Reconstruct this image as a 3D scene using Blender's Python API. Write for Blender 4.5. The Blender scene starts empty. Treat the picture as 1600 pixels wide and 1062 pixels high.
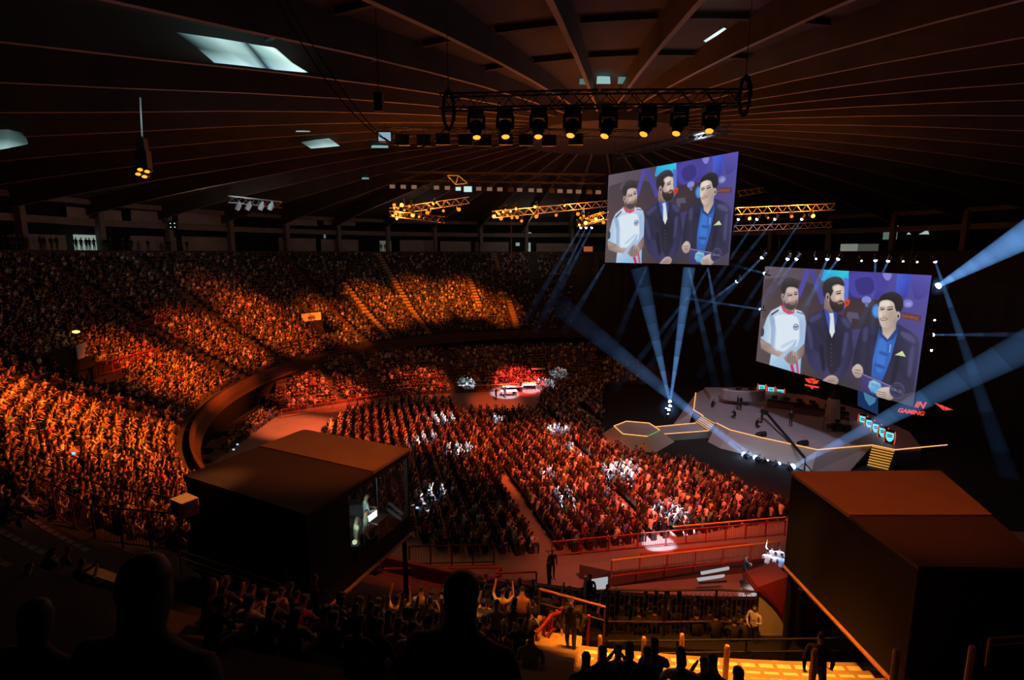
import bpy, bmesh, math, random
import numpy as np
from mathutils import Vector as V, Matrix
from math import sin, cos, pi, radians, hypot, atan2, sqrt
random.seed(7); rng = np.random.default_rng(11)
scn = bpy.context.scene
col = scn.collection

# ------------------------------------------------------------------ camera
F = 850.0; TH = 0.158; EYE = 19.0
cam = bpy.data.cameras.new('camera'); camo = bpy.data.objects.new('camera', cam); col.objects.link(camo)
cam.sensor_width = 36; cam.lens = 36 * F / 1600; cam.clip_start = 0.05; cam.clip_end = 600
camo.location = (0, 0, EYE); camo.rotation_euler = (pi / 2 - TH, 0, 0)
scn.camera = camo
scn.view_settings.view_transform = 'Standard'
scn.cycles.max_bounces = 4; scn.cycles.diffuse_bounces = 1; scn.cycles.glossy_bounces = 2
scn.cycles.transparent_max_bounces = 96; scn.cycles.transmission_bounces = 4; scn.cycles.volume_bounces = 0
scn.cycles.caustics_reflective = False; scn.cycles.caustics_refractive = False

# survey of the hall: a sight line from the viewpoint met with a height, a depth or the bowl
def ray(px, py):
    x = (px - 800) / F; v = (531 - py) / F
    return V((x, cos(TH) + v * sin(TH), -sin(TH) + v * cos(TH)))
def PZ(px, py, z):
    r = ray(px, py); t = (z - EYE) / r.z
    return V((r.x * t, r.y * t, z))
def PD(px, py, d):
    r = ray(px, py); t = d / r.y
    return V((r.x * t, d, EYE + r.z * t))
def proj(p):
    d = p[1] * cos(TH) - (p[2] - EYE) * sin(TH); u = p[1] * sin(TH) + (p[2] - EYE) * cos(TH)
    if d < .1: return (-1e6, -1e6)
    return (800 + F * p[0] / d, 531 - F * u / d)
CX, CY = 10.0, 62.5
RP = 41.0
def zprof(R):
    if R < 41.5: return 3.9
    if R < 50.3: return 3.9 + (R - 41.5) * .523
    return 8.5 + (R - 50.3) * .672
def polar(phi, R, z):          # phi measured at the hall's centre from the viewer's side, positive to the left
    return V((CX - R * sin(phi), CY - R * cos(phi), z))
def phiR(p): return atan2(CX - p[0], CY - p[1]), hypot(p[0] - CX, p[1] - CY)
def PB(px, py, up=0.0):
    r = ray(px, py); t = 2.0; last = None; hit = None
    while t < 150:
        p = V((r.x * t, r.y * t, EYE + r.z * t)); R = hypot(p.x - CX, p.y - CY)
        below = R > 41.5 and p.z < zprof(R) + up
        if below and last is False: hit = p; break
        last = below; t += .1
    return hit
def PC(px, py, R):             # far side of the cylinder of radius R
    r = ray(px, py); a = r.x ** 2 + r.y ** 2; b = -2 * (r.x * CX + r.y * CY); c = CX ** 2 + CY ** 2 - R * R
    t = (-b + sqrt(b * b - 4 * a * c)) / (2 * a)
    return V((r.x * t, r.y * t, EYE + r.z * t))

# ------------------------------------------------------------------ materials
def lin(c):
    if isinstance(c, str): c = [int(c[i:i + 2], 16) / 255 for i in (1, 3, 5)]
    return tuple(((x / 12.92) if x <= .04045 else ((x + .055) / 1.055) ** 2.4) for x in c)
MATS = {}
def mat(name, rgb, rough=.7, metal=0.0, var=.25, scale=3.0, bump=0.0):
    if name in MATS: return MATS[name]
    m = bpy.data.materials.new(name); m.use_nodes = True; nt = m.node_tree; N = nt.nodes; L = nt.links
    b = N['Principled BSDF']; b.inputs['Roughness'].default_value = rough; b.inputs['Metallic'].default_value = metal
    tc = N.new('ShaderNodeTexCoord'); nz = N.new('ShaderNodeTexNoise'); nz.inputs['Scale'].default_value = scale; nz.inputs['Detail'].default_value = 4
    L.new(tc.outputs['Object'], nz.inputs['Vector'])
    mx = N.new('ShaderNodeMix'); mx.data_type = 'RGBA'
    mx.inputs[6].default_value = (*[c * (1 - var) for c in rgb], 1); mx.inputs[7].default_value = (*[min(1, c * (1 + var)) for c in rgb], 1)
    L.new(nz.outputs['Fac'], mx.inputs[0]); L.new(mx.outputs[2], b.inputs['Base Color'])
    if bump:
        bp = N.new('ShaderNodeBump'); bp.inputs['Strength'].default_value = bump; L.new(nz.outputs['Fac'], bp.inputs['Height']); L.new(bp.outputs['Normal'], b.inputs['Normal'])
    MATS[name] = m; return m
def emit(name, rgb, s):
    if name in MATS: return MATS[name]
    m = bpy.data.materials.new(name); m.use_nodes = True; nt = m.node_tree; N = nt.nodes
    N.remove(N['Principled BSDF']); e = N.new('ShaderNodeEmission'); e.inputs[0].default_value = (*rgb, 1); e.inputs[1].default_value = s
    nt.links.new(e.outputs[0], N['Material Output'].inputs[0]); MATS[name] = m; return m
def objcol_mat(name, rough=.8):
    m = bpy.data.materials.new(name); m.use_nodes = True; N = m.node_tree.nodes; L = m.node_tree.links
    b = N['Principled BSDF']; b.inputs['Roughness'].default_value = rough
    oi = N.new('ShaderNodeObjectInfo'); nz = N.new('ShaderNodeTexNoise'); nz.inputs['Scale'].default_value = 9
    mp = N.new('ShaderNodeMapRange'); mp.inputs[3].default_value = .75; mp.inputs[4].default_value = 1.2
    mx = N.new('ShaderNodeMix'); mx.data_type = 'RGBA'; mx.blend_type = 'MULTIPLY'; mx.inputs[0].default_value = 1
    L.new(nz.outputs['Fac'], mp.inputs[0]); L.new(oi.outputs['Color'], mx.inputs[6]); L.new(mp.outputs[0], mx.inputs[7]); L.new(mx.outputs[2], b.inputs['Base Color'])
    MATS[name] = m; return m
def attr_mat(name, attr='tint', rough=.85, strength=None):
    m = bpy.data.materials.new(name); m.use_nodes = True; N = m.node_tree.nodes; L = m.node_tree.links
    a = N.new('ShaderNodeAttribute'); a.attribute_name = attr
    if strength is None:
        b = N['Principled BSDF']; b.inputs['Roughness'].default_value = rough; L.new(a.outputs['Color'], b.inputs['Base Color'])
    else:
        N.remove(N['Principled BSDF']); e = N.new('ShaderNodeEmission'); e.inputs[1].default_value = strength
        # picture noise of the projected image
        L.new(a.outputs['Color'], e.inputs[0]); tr = N.new('ShaderNodeBsdfTransparent'); mx = N.new('ShaderNodeMixShader')
        L.new(a.outputs['Alpha'], mx.inputs[0]); L.new(tr.outputs[0], mx.inputs[1]); L.new(e.outputs[0], mx.inputs[2]); L.new(mx.outputs[0], N['Material Output'].inputs[0])
    MATS[name] = m; return m
M_skin = mat('skin', (.42, .25, .17), .6); M_hair = mat('hair', (.012, .010, .010), .6); M_shirt = objcol_mat('shirt'); M_pants = mat('trousers', (.03, .03, .04))
M_black = mat('black_metal', (.012, .012, .013), .5); M_clothshade = mat('black_cloth_shade', (.008, .008, .009), .95)
M_truss = mat('aluminium', (.55, .53, .5), .35, .6); M_conc = mat('concrete', (.30, .26, .23), .9, var=.35, scale=.8, bump=.2)
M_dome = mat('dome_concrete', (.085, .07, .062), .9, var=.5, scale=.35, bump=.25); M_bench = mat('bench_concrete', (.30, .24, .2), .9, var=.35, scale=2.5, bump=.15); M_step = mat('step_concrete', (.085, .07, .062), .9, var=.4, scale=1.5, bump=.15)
M_aisle_lit = mat('aisle_lit_tone', (.42, .30, .17), .85, var=.2); M_mark = mat('seat_paint', (.85, .75, .6), .8, var=.15)
M_floor = mat('arena_floor', (.24, .20, .185), .55, var=.2, scale=.6); M_wall = mat('parapet_paint', (.10, .06, .05), .8)
M_panel = mat('wall_panel', (.42, .38, .36), .9, var=.3, scale=.6); M_red = mat('red_paint', (.34, .035, .03), .5); M_cream = mat('cream_plaster', (.75, .58, .36), .85, var=.3, scale=1.6)
M_stage = mat('stage_deck', (.40, .39, .42), .5, var=.15, scale=.7); M_skirt = mat('stage_skirt', (.42, .37, .33), .7, var=.15, scale=.5)
M_white = mat('white_paint', (.8, .8, .78), .6); M_orange_pipe = mat('rail_pipe', (.6, .32, .16), .4, .2); M_yel = mat('yellow_paint', (.75, .6, .06), .5)  # pipe colour carries the orange light on rails and posts
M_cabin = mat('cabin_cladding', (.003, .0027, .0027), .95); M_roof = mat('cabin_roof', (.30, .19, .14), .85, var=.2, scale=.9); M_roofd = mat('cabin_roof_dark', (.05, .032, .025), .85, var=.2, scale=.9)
E_warm = emit('lens_amber', (1, .36, .035), 1.7); E_led = emit('led_line', (1, .42, .13), 1.5); E_ledy = emit('led_step', (1, .46, .06), 1.0); E_blue = emit('lamp_blue_white', (.55, .8, 1), 22)
E_gold = emit('lens_gold', (1, .22, .02), 1.6); E_goldhot = emit('lens_gold_hot', (1, .38, .06), 4.5); E_red = emit('red_sign', (1, .07, .03), .9); E_cyan = emit('cyan_panel', (.16, .75, .85), 1.1)
E_sky = emit('daylight', (.75, .95, .95), .75); E_dim = emit('daylight_dim', (.6, .85, .78), .16)

# ------------------------------------------------------------------ mesh builder
class MB:
    def __init__(s): s.v = []; s.f = []; s.m = []; s.mats = []
    def mi(s, m):
        if m not in s.mats: s.mats.append(m)
        return s.mats.index(m)
    def add(s, vs, fs, m):
        n = len(s.v); s.v += [tuple(v) for v in vs]; k = s.mi(m)
        for f in fs: s.f.append([n + i for i in f]); s.m.append(k)
    def quad(s, a, b, c, d, m): s.add([a, b, c, d], [[0, 1, 2, 3]], m)
    def box(s, c, d, m, rz=0.0, rot=None):
        c = V(c); R = rot or Matrix.Rotation(rz, 3, 'Z'); x, y, z = d[0] / 2, d[1] / 2, d[2] / 2
        b = min(x, y, z) * .12      # small chamfer on the vertical edges
        ring = [(-x + b, -y), (x - b, -y), (x, -y + b), (x, y - b), (x - b, y), (-x + b, y), (-x, y - b), (-x, -y + b)]
        vs = [c + R @ V((p, q, -z)) for p, q in ring] + [c + R @ V((p, q, z)) for p, q in ring]
        s.add(vs, [[i, (i + 1) % 8, 8 + (i + 1) % 8, 8 + i] for i in range(8)] + [list(range(7, -1, -1)), list(range(8, 16))], m)
    def bar(s, p, q, r, m, n=6, r2=None):
        p, q = V(p), V(q); d = q - p
        if d.length < 1e-6: return
        d.normalize(); a = d.orthogonal().normalized(); b = d.cross(a); r2 = r if r2 is None else r2
        vs = [p + (a * cos(2 * pi * i / n) + b * sin(2 * pi * i / n)) * r for i in range(n)] + [q + (a * cos(2 * pi * i / n) + b * sin(2 * pi * i / n)) * r2 for i in range(n)]
        s.add(vs, [[i, (i + 1) % n, n + (i + 1) % n, n + i] for i in range(n)] + [list(range(n - 1, -1, -1)), list(range(n, 2 * n))], m)
    def lathe(s, o, axis, prof, m, n=12):     # prof: (distance along axis, radius)
        o = V(o); d = V(axis).normalized(); a = d.orthogonal().normalized(); b = d.cross(a); vs = []
        for h, r in prof:
            for i in range(n): vs.append(o + d * h + (a * cos(2 * pi * i / n) + b * sin(2 * pi * i / n)) * r)
        fs = [[j * n + i, j * n + (i + 1) % n, (j + 1) * n + (i + 1) % n, (j + 1) * n + i] for j in range(len(prof) - 1) for i in range(n)]
        fs += [list(range(n - 1, -1, -1)), list(range((len(prof) - 1) * n, len(prof) * n))]
        s.add(vs, fs, m)
    def ball(s, c, r, m, n=8, k=6, sc=(1, 1, 1)):
        vs = []; c = V(c)
        for j in range(1, k):
            t = pi * j / k
            for i in range(n): vs.append(c + V((sc[0] * r * sin(t) * cos(2 * pi * i / n), sc[1] * r * sin(t) * sin(2 * pi * i / n), sc[2] * r * cos(t))))
        fs = [[j * n + i, (j + 1) * n + i, (j + 1) * n + (i + 1) % n, j * n + (i + 1) % n] for j in range(k - 2) for i in range(n)]
        t = len(vs); vs += [c + V((0, 0, r * sc[2])), c - V((0, 0, r * sc[2]))]
        fs += [[t, i, (i + 1) % n] for i in range(n)] + [[t + 1, (k - 2) * n + (i + 1) % n, (k - 2) * n + i] for i in range(n)]
        s.add(vs, fs, m)
    def prism(s, poly, z0, z1, m, mtop=None):
        n = len(poly); vs = [V((p[0], p[1], z0)) for p in poly] + [V((p[0], p[1], z1)) for p in poly]
        s.add(vs, [[i, (i + 1) % n, n + (i + 1) % n, n + i] for i in range(n)] + [list(range(n - 1, -1, -1))], m)
        s.add(vs[n:], [list(range(n))], mtop or m)
    def extrude(s, poly, d, m, mcap=None):      # closed 3-D polygon pushed along d
        n = len(poly); d = V(d); vs = [V(p) for p in poly] + [V(p) + d for p in poly]
        s.add(vs, [[i, (i + 1) % n, n + (i + 1) % n, n + i] for i in range(n)], m)
        s.add(vs, [list(range(n - 1, -1, -1)), list(range(n, 2 * n))], mcap or m)
    def build(s, name, parent=None, smooth=False, origin=None):
        me = bpy.data.meshes.new(name)
        vs = s.v
        if origin is not None: o = V(origin); vs = [V(v) - o for v in vs]
        me.from_pydata([tuple(v) for v in vs], [], s.f)
        for m in s.mats: me.materials.append(m)
        me.polygons.foreach_set('material_index', s.m)
        if smooth: me.polygons.foreach_set('use_smooth', [True] * len(s.f))
        me.validate(); me.update()
        ob = bpy.data.objects.new(name, me); col.objects.link(ob)
        if parent: ob.parent = parent
        if origin is not None: ob.location = origin
        return ob
def tag(o, label, cat, group=None, kind=None):
    o['label'] = label; o['category'] = cat
    if group: o['group'] = group
    if kind: o['kind'] = kind
    return o
def struct(o, label=None):
    o['kind'] = 'structure'
    if label: o['label'] = label
    return o
def thing(name, label, cat, loc=(0, 0, 0), rz=0.0, group=None, rot=None):
    o = bpy.data.objects.new(name, None); col.objects.link(o); o.location = loc
    o.rotation_euler = rot if rot is not None else (0, 0, rz); o.empty_display_size = .2
    return tag(o, label, cat, group)
def dup(root, loc, rot, label=None, group=None, color=None):
    r = root.copy(); col.objects.link(r); r.location = loc; r.rotation_euler = rot
    if label: r['label'] = label
    if group: r['group'] = group
    if color: r.color = color
    for ch in root.children:
        c = ch.copy(); col.objects.link(c); c.parent = r
        for g in ch.children:
            d = g.copy(); col.objects.link(d); d.parent = c
    return r
def text(body, size, m, name='lettering', depth=.01, bold=0, shear=0):
    cu = bpy.data.curves.new(name, 'FONT'); cu.body = body; cu.size = size; cu.extrude = depth; cu.offset = bold * size; cu.shear = shear; cu.align_x = 'CENTER'; cu.align_y = 'CENTER'
    t = bpy.data.objects.new(name, cu); col.objects.link(t); bpy.context.view_layer.update()
    me = bpy.data.meshes.new_from_object(t.evaluated_get(bpy.context.evaluated_depsgraph_get())); col.objects.unlink(t); bpy.data.objects.remove(t)
    me.materials.clear(); me.materials.append(m); o = bpy.data.objects.new(name, me); col.objects.link(o); return o
ORD = ['first', 'second', 'third', 'fourth', 'fifth', 'sixth', 'seventh', 'eighth', 'ninth', 'tenth', 'eleventh', 'twelfth', 'thirteenth', 'fourteenth', 'fifteenth', 'sixteenth', 'seventeenth', 'eighteenth', 'nineteenth', 'twentieth', 'twenty-first', 'twenty-second', 'twenty-third', 'twenty-fourth', 'twenty-fifth', 'twenty-sixth']

w = bpy.data.worlds.new('hall_air'); scn.world = w; w.use_nodes = True
w.node_tree.nodes['Background'].inputs[0].default_value = (.8, .55, .45, 1); w.node_tree.nodes['Background'].inputs[1].default_value = .0012
def spot(name, loc, target, watts, rgb, deg, blend=.6, size=.4):
    l = bpy.data.lights.new(name, 'SPOT'); l.energy = watts; l.color = rgb; l.spot_size = radians(deg); l.spot_blend = blend; l.shadow_soft_size = size
    o = bpy.data.objects.new(name, l); col.objects.link(o); o.location = loc
    o.rotation_euler = (V(target) - V(loc)).to_track_quat('-Z', 'Y').to_euler(); return o
def point(name, loc, watts, rgb, size=.2):
    l = bpy.data.lights.new(name, 'POINT'); l.energy = watts; l.color = rgb; l.shadow_soft_size = size
    o = bpy.data.objects.new(name, l); col.objects.link(o); o.location = loc; return o
# ------------------------------------------------------------------ the setting
D2R = pi / 180
VOM = []      # vomitories: (phi0, phi1, R0, R1)
def pr(px, py): return phiR(PB(px, py))
for (x, y, hw, depth) in ((515, 522, 2.6, 5.0), (190, 600, 2.9, 5.0)):
    ph, R = pr(x, y); VOM.append((ph - hw * D2R, ph + hw * D2R, R, R + depth))
PIT = (-11 * D2R, 9.5 * D2R, 45.8, 49.0)
def in_vom(ph, R, m=0.0):
    for a, b, r0, r1 in VOM:
        if a - m < ph < b + m and r0 - m * 40 < R < r1: return True
    return False
def in_pit(ph, R): return PIT[0] < ph < PIT[1] and PIT[2] < R < PIT[3]
def in_front(ph, R): return PIT[0] < ph < PIT[1] and R < PIT[2]
def zfront(R): return 4.45 + (R - 41.9) * .36
ROW = .8; ROWS = [41.9 + ROW * i for i in range(31)]
NPH = 288
mb = MB(); dphi = 2 * pi / NPH
for i in range(NPH):
    a0, a1 = -pi + i * dphi, -pi + (i + 1) * dphi; am = (a0 + a1) / 2
    pz = 3.3
    for R in ROWS:
        z = zprof(R)
        if in_front(am, R + .4): z = zfront(R)
        if in_pit(am, R + .4): z = 4.4
        if in_vom(am, R + .4): z = zprof([v for v in VOM if v[0] < am < v[1]][0][2]) - .6
        ms = M_clothshade if in_vom(am, R + .4) or in_pit(am, R + .4) or in_front(am, R + .4) else (M_bench if PIT[0] < am < PIT[1] and R < 58 else M_step)  # black put in for shade in the pit, front rows and exit openings
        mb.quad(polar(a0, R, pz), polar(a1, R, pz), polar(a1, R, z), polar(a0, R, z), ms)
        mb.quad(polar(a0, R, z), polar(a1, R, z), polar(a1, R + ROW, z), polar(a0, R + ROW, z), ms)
        pz = z
    # concourse behind the top row
    mb.quad(polar(a0, 66.7, pz), polar(a1, 66.7, pz), polar(a1, 66.7, 19.4), polar(a0, 66.7, 19.4), M_step)
    mb.quad(polar(a0, 66.7, 19.4), polar(a1, 66.7, 19.4), polar(a1, 71.5, 19.4), polar(a0, 71.5, 19.4), M_conc)
bowl = struct(mb.build('seating_bowl'), 'stepped concrete seating bowl all around the hall')
# side walls of the openings through the rows
mb = MB()
for (a0, a1, r0, r1) in VOM:
    zf = zprof(r0) - .6
    for a in (a0, a1):
        rs = [r0 + (r1 - r0) * k / 8 for k in range(9)]
        for k in range(8):
            mb.quad(polar(a, rs[k], zf), polar(a, rs[k + 1], zf), polar(a, rs[k + 1], zprof(rs[k + 1]) + .25), polar(a, rs[k], zprof(rs[k]) + .25), M_step)
struct(mb.build('wall_opening'), 'low side walls of the exit openings')
# parapet ring
mb = MB()
for i in range(NPH):
    a0, a1 = -pi + i * dphi, -pi + (i + 1) * dphi
    pts = [(41.9, 3.3), (40.7, 3.0), (40.7, 3.35), (41.15, 3.5), (41.15, 4.45), (41.4, 4.45), (41.4, 3.3)]
    for k in range(len(pts) - 1):
        mb.quad(polar(a0, *pts[k]), polar(a1, *pts[k]), polar(a1, *pts[k + 1]), polar(a0, *pts[k + 1]), M_wall)
    mb.quad(polar(a0, 41.9, 0), polar(a1, 41.9, 0), polar(a1, 41.9, 3.3), polar(a0, 41.9, 3.3), M_clothshade)
struct(mb.build('trim_parapet'), 'curved parapet ring in front of the upper seats')
# floor
mb = MB(); n = 96
mb.add([(CX + 42 * cos(2 * pi * i / n), CY + 42 * sin(2 * pi * i / n), 0) for i in range(n)], [list(range(n))], M_floor)
struct(mb.build('floor'), 'arena floor')
# back wall, columns and pale panels of the upper concourse
mb = MB()
for i in range(NPH):
    a0, a1 = -pi + i * dphi, -pi + (i + 1) * dphi
    mb.quad(polar(a0, 71.5, 19.4), polar(a1, 71.5, 19.4), polar(a1, 71.5, 27), polar(a0, 71.5, 27), M_clothshade)
    for z0, z1, r in ((22.8, 23.7, 69.6), (25.6, 26.3, 69.4)):
        mb.quad(polar(a0, r, z0), polar(a1, r, z0), polar(a1, r, z1), polar(a0, r, z1), M_conc)
        mb.quad(polar(a0, r, z0), polar(a1, r, z0), polar(a1, 71.5, z0), polar(a0, 71.5, z0), M_conc)
struct(mb.build('wall_back'), 'dark back wall of the upper concourse with two ring beams')
NR = 40
for k in range(NR):
    a = (k + .4) * 2 * pi / NR; p = polar(a, 69.3, 19.4)
    x, y = proj(polar(a, 69.3, 21))
    if not (-120 < x < 1720): continue
    mb = MB(); d = polar(a, 1, 0) - V((CX, CY, 0)); rz = atan2(d.y, d.x)
    mb.box(p + V((0, 0, 3.3)), (1.1, .75, 6.6), M_conc, rz)
    struct(mb.build('column'), 'concrete column between concourse bays')
def bay_panel(px0, px1, py0, py1, m, name='wall_panel', R=70.6):
    mb = MB(); A = PC(px0, (py0 + py1) / 2, R); B = PC(px1, (py0 + py1) / 2, R)
    z0 = PC((px0 + px1) / 2, py1, R).z; z1 = PC((px0 + px1) / 2, py0, R).z
    mb.extrude([(A.x, A.y, z0), (B.x, B.y, z0), (B.x, B.y, z1), (A.x, A.y, z1)], (A - V((CX, CY, A.z))).normalized() * .12, m)
    return mb.build(name)
n = 0
for (x0, x1, y0, y1) in ((22, 104, 366, 393), (205, 276, 369, 395), (285, 356, 370, 396), (436, 494, 372, 398), (502, 560, 374, 398), (625, 682, 375, 400), (688, 736, 377, 400), (742, 795, 378, 401), (838, 900, 380, 402), (105, 190, 326, 349), (205, 262, 330, 350), (278, 352, 331, 351), (435, 495, 332, 352), (505, 555, 338, 352)):
    n += 1; o = bay_panel(x0, x1, y0, y1, M_panel); struct(o, 'pale concourse wall panel')
wn = 0
def window(o, label):
    global wn
    wn += 1; o.name = 'window_%d' % wn; struct(o, label)
M_door = emit('corridor_light', (.62, .85, .74), .34)
for (x0, x1, y0, y1, m) in ((117, 161, 367, 395, M_door), (594, 611, 376, 397, emit('corridor_dim', (.75, .7, .6), .12)), (821, 829, 379, 400, M_door), (1313, 1340, 381, 396, emit('corridor_pale', (.8, .85, .7), .22)), (1340, 1372, 381, 396, emit('corridor_pale_dim', (.8, .85, .7), .07)),
        (912, 926, 385, 398, emit('kiosk_glow', (1, .25, .08), .35)), (806, 812, 379, 384, M_door)):
    d = bay_panel(x0, x1, y0, y1, m, 'door_opening', 70.4); window(d, 'lit doorway opening in the upper concourse')
for (x0, x1, y0, y1) in ((157, 160, 305, 322), (330, 334, 310, 325), (544, 549, 315, 328), (506, 509, 362, 372), (677, 679, 362, 373), (1240, 1244, 308, 322), (1399, 1404, 310, 326), (1489, 1492, 309, 336), (1583, 1591, 309, 318), (1398, 1402, 352, 374), (1380, 1390, 356, 374)):
    d = bay_panel(x0, x1, y0, y1, E_dim, 'window', 70.2); window(d, 'narrow daylit slot below the dome rim')
# little white gable and daylit curved openings on the right
mb = MB(); mb.extrude([PC(815, 369, 70), PC(836, 369, 70), PC(829, 363, 70), PC(825, 363, 70)], (0, .1, 0), emit('gable', (.7, .85, .7), .5)); tag(mb.build('sign_board'), 'small pale gable-shaped board above the green lit doorway', 'sign')
mb = MB(); E_s2 = emit('daylight_mid', (.75, .95, .95), .5)
mb.extrude([PC(1436, 366, 70), PC(1452, 366, 70), PC(1449, 357, 70), PC(1444, 362, 70)], (0, .1, 0), E_s2); mb.extrude([PC(1417, 366, 70), PC(1424, 366, 70), PC(1420, 363, 70)], (0, .1, 0), E_s2)
window(mb.build('window'), 'daylit curved openings at the right of the concourse')

# dome: shallow ribbed concrete shell
def zd(r): return 33.0 - 7.0 * (r / 71.5) ** 2
DX, DY = CX - .1, CY
def dome(a, r, dz=0.0): return V((DX - r * sin(a), DY - r * cos(a), zd(r) + dz))
mb = MB(); rs = [8.5, 13, 18, 24, 30, 37, 44, 51, 58, 65, 71.5]
for i in range(120):
    a0, a1 = i * 2 * pi / 120, (i + 1) * 2 * pi / 120
    for k in range(10):
        mb.quad(dome(a0, rs[k]), dome(a1, rs[k]), dome(a1, rs[k + 1]), dome(a0, rs[k + 1]), M_dome)
# the shell's pleats: each bay leans from a low edge to a high one
struct(mb.build('ceiling'), 'shallow concrete dome over the hall')
M_rib_lit = mat('rib_concrete_lit', (.30, .24, .21), .85, var=.3, scale=.5)
OFF = 3.2 * D2R
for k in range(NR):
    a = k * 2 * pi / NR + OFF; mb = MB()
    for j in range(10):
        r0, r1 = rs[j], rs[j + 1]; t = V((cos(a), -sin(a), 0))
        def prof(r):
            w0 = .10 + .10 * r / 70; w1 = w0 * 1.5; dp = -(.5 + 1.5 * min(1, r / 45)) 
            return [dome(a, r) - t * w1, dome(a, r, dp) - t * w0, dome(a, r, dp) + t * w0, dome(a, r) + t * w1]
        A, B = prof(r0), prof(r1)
        for q in range(3): mb.quad(A[q], A[q + 1], B[q + 1], B[q], M_rib_lit if q == 1 else M_dome)  # rib undersides are paler: the light on them is in the colour
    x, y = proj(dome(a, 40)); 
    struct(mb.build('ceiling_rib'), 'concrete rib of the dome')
mb = MB()      # compression ring and hub disc
mb.lathe((DX, DY, 31.3), (0, 0, 1), [(0, 8.6), (0, 9.1), (1.6, 9.1), (1.6, 8.6)], M_dome, 60)
mb.add([(DX + 8.6 * cos(2 * pi * i / 60), DY + 8.6 * sin(2 * pi * i / 60), 32.3) for i in range(60)], [list(range(60))], mat('hub_plaster', (.5, .36, .3), .9))
struct(mb.build('ceiling_hub'), 'round hub at the top of the dome')
for r in (24, 31, 38):             # stiffeners between the ribs near the viewer
    mb = MB()
    for k in range(NR):
        a0, a1 = k * 2 * pi / NR + OFF + .012, (k + 1) * 2 * pi / NR + OFF - .012
        if not (cos(a0) > .55): continue
        mb.extrude([dome(a0, r), dome(a1, r), dome(a1, r, -.35), dome(a0, r, -.35)], V((0, -.3, 0)), M_dome)
    struct(mb.build('ceiling_stiffener'), 'short stiffeners between the dome ribs')
# glowing panels imitate daylight on the rib sides; only the hub slots are openings
def PDome(px, py, dz=-.3):
    def low(R): return -(.5 + 1.5 * min(1, R / 45)) - .05
    r = ray(px, py); t = 3
    while t < 130:
        p = V((r.x * t, r.y * t, EYE + r.z * t)); R = hypot(p.x - DX, p.y - DY)
        if R < 71 and p.z > zd(R) + (dz if dz is not None else low(R)): return p
        t += .05
    return p
def daylight_mat(name, c, s, bars):
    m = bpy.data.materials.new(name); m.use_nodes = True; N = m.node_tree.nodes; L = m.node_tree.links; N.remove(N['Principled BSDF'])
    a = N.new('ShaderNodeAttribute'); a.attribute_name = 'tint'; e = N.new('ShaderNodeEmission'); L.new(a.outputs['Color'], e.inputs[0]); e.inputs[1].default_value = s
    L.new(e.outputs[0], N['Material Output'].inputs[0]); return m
def daylight_panel(grid_rows, tints, label, s=1.0, dz=None):
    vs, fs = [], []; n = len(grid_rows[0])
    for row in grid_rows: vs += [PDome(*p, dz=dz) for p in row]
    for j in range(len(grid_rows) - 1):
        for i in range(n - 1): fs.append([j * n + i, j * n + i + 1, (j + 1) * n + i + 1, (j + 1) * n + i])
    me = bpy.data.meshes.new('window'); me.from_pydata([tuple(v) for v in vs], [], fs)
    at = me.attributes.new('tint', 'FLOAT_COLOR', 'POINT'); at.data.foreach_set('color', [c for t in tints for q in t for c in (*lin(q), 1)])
    me.materials.append(daylight_mat('daylight_panel_glow', None, s, 0)); o = bpy.data.objects.new('window', me); col.objects.link(o); window(o, label)
daylight_panel([[(274, 50), (300, 54), (342, 60), (372, 65), (385, 67), (393, 69), (426, 74), (432, 76)], [(308, 75), (330, 79), (362, 83), (392, 88), (404, 89), (416, 92), (452, 97), (457, 98)], [(335, 98), (355, 100), (383, 103), (406, 106), (418, 107), (430, 109), (475, 113), (481, 113)]],
         [['#10181a', '#5d7a7c', '#a3c4c2', '#8fb0b0', '#2a3a3e', '#7fa6a4', '#d4f2ea', '#5d7a7c'], ['#0c1214', '#47605f', '#7f9d9a', '#86a5a3', '#1c282c', '#6d9390', '#b4d8d0', '#7fa3a0'], ['#7fa6ac', '#9cc2c4', '#b5d8da', '#90b2b8', '#20304a', '#8fb4c0', '#d8f4f4', '#9cc0c8']], 'large glowing panel imitating daylight on the dome ribs, dark bar across', 1.35)
daylight_panel([[(470, 222), (495, 218), (514, 216)], [(478, 227), (505, 223), (523, 222)], [(486, 232), (510, 230), (531, 228)]], [['#3a4a48', '#6c827f', '#8aa09c'], ['#56706e', '#8ba29e', '#7e9692'], ['#a8ccca', '#c2e2e0', '#b0d2d0']], 'small glowing panel imitating daylight in the left part of the dome')
daylight_panel([[(-20, 203), (12, 202), (34, 207)], [(-20, 218), (14, 216), (42, 217)], [(-20, 237), (10, 232), (44, 225)]], [['#2a3534', '#3c4c4a', '#141a1a'], ['#3c504e', '#48605d', '#2a3836'], ['#86aaa8', '#9cc0be', '#3c504e']], 'glowing panel imitating daylight at the left edge of the dome')
daylight_panel([[(1099, 64), (1117, 52), (1131, 43)], [(1103, 66), (1121, 55), (1135, 45)]], [['#b0ccd0', '#d8f0f0', '#c4e0e2'], ['#c0dce0', '#eefcfc', '#d8f0f0']], 'bright narrow glowing slit imitating daylight right of the hub', 1.2)
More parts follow.
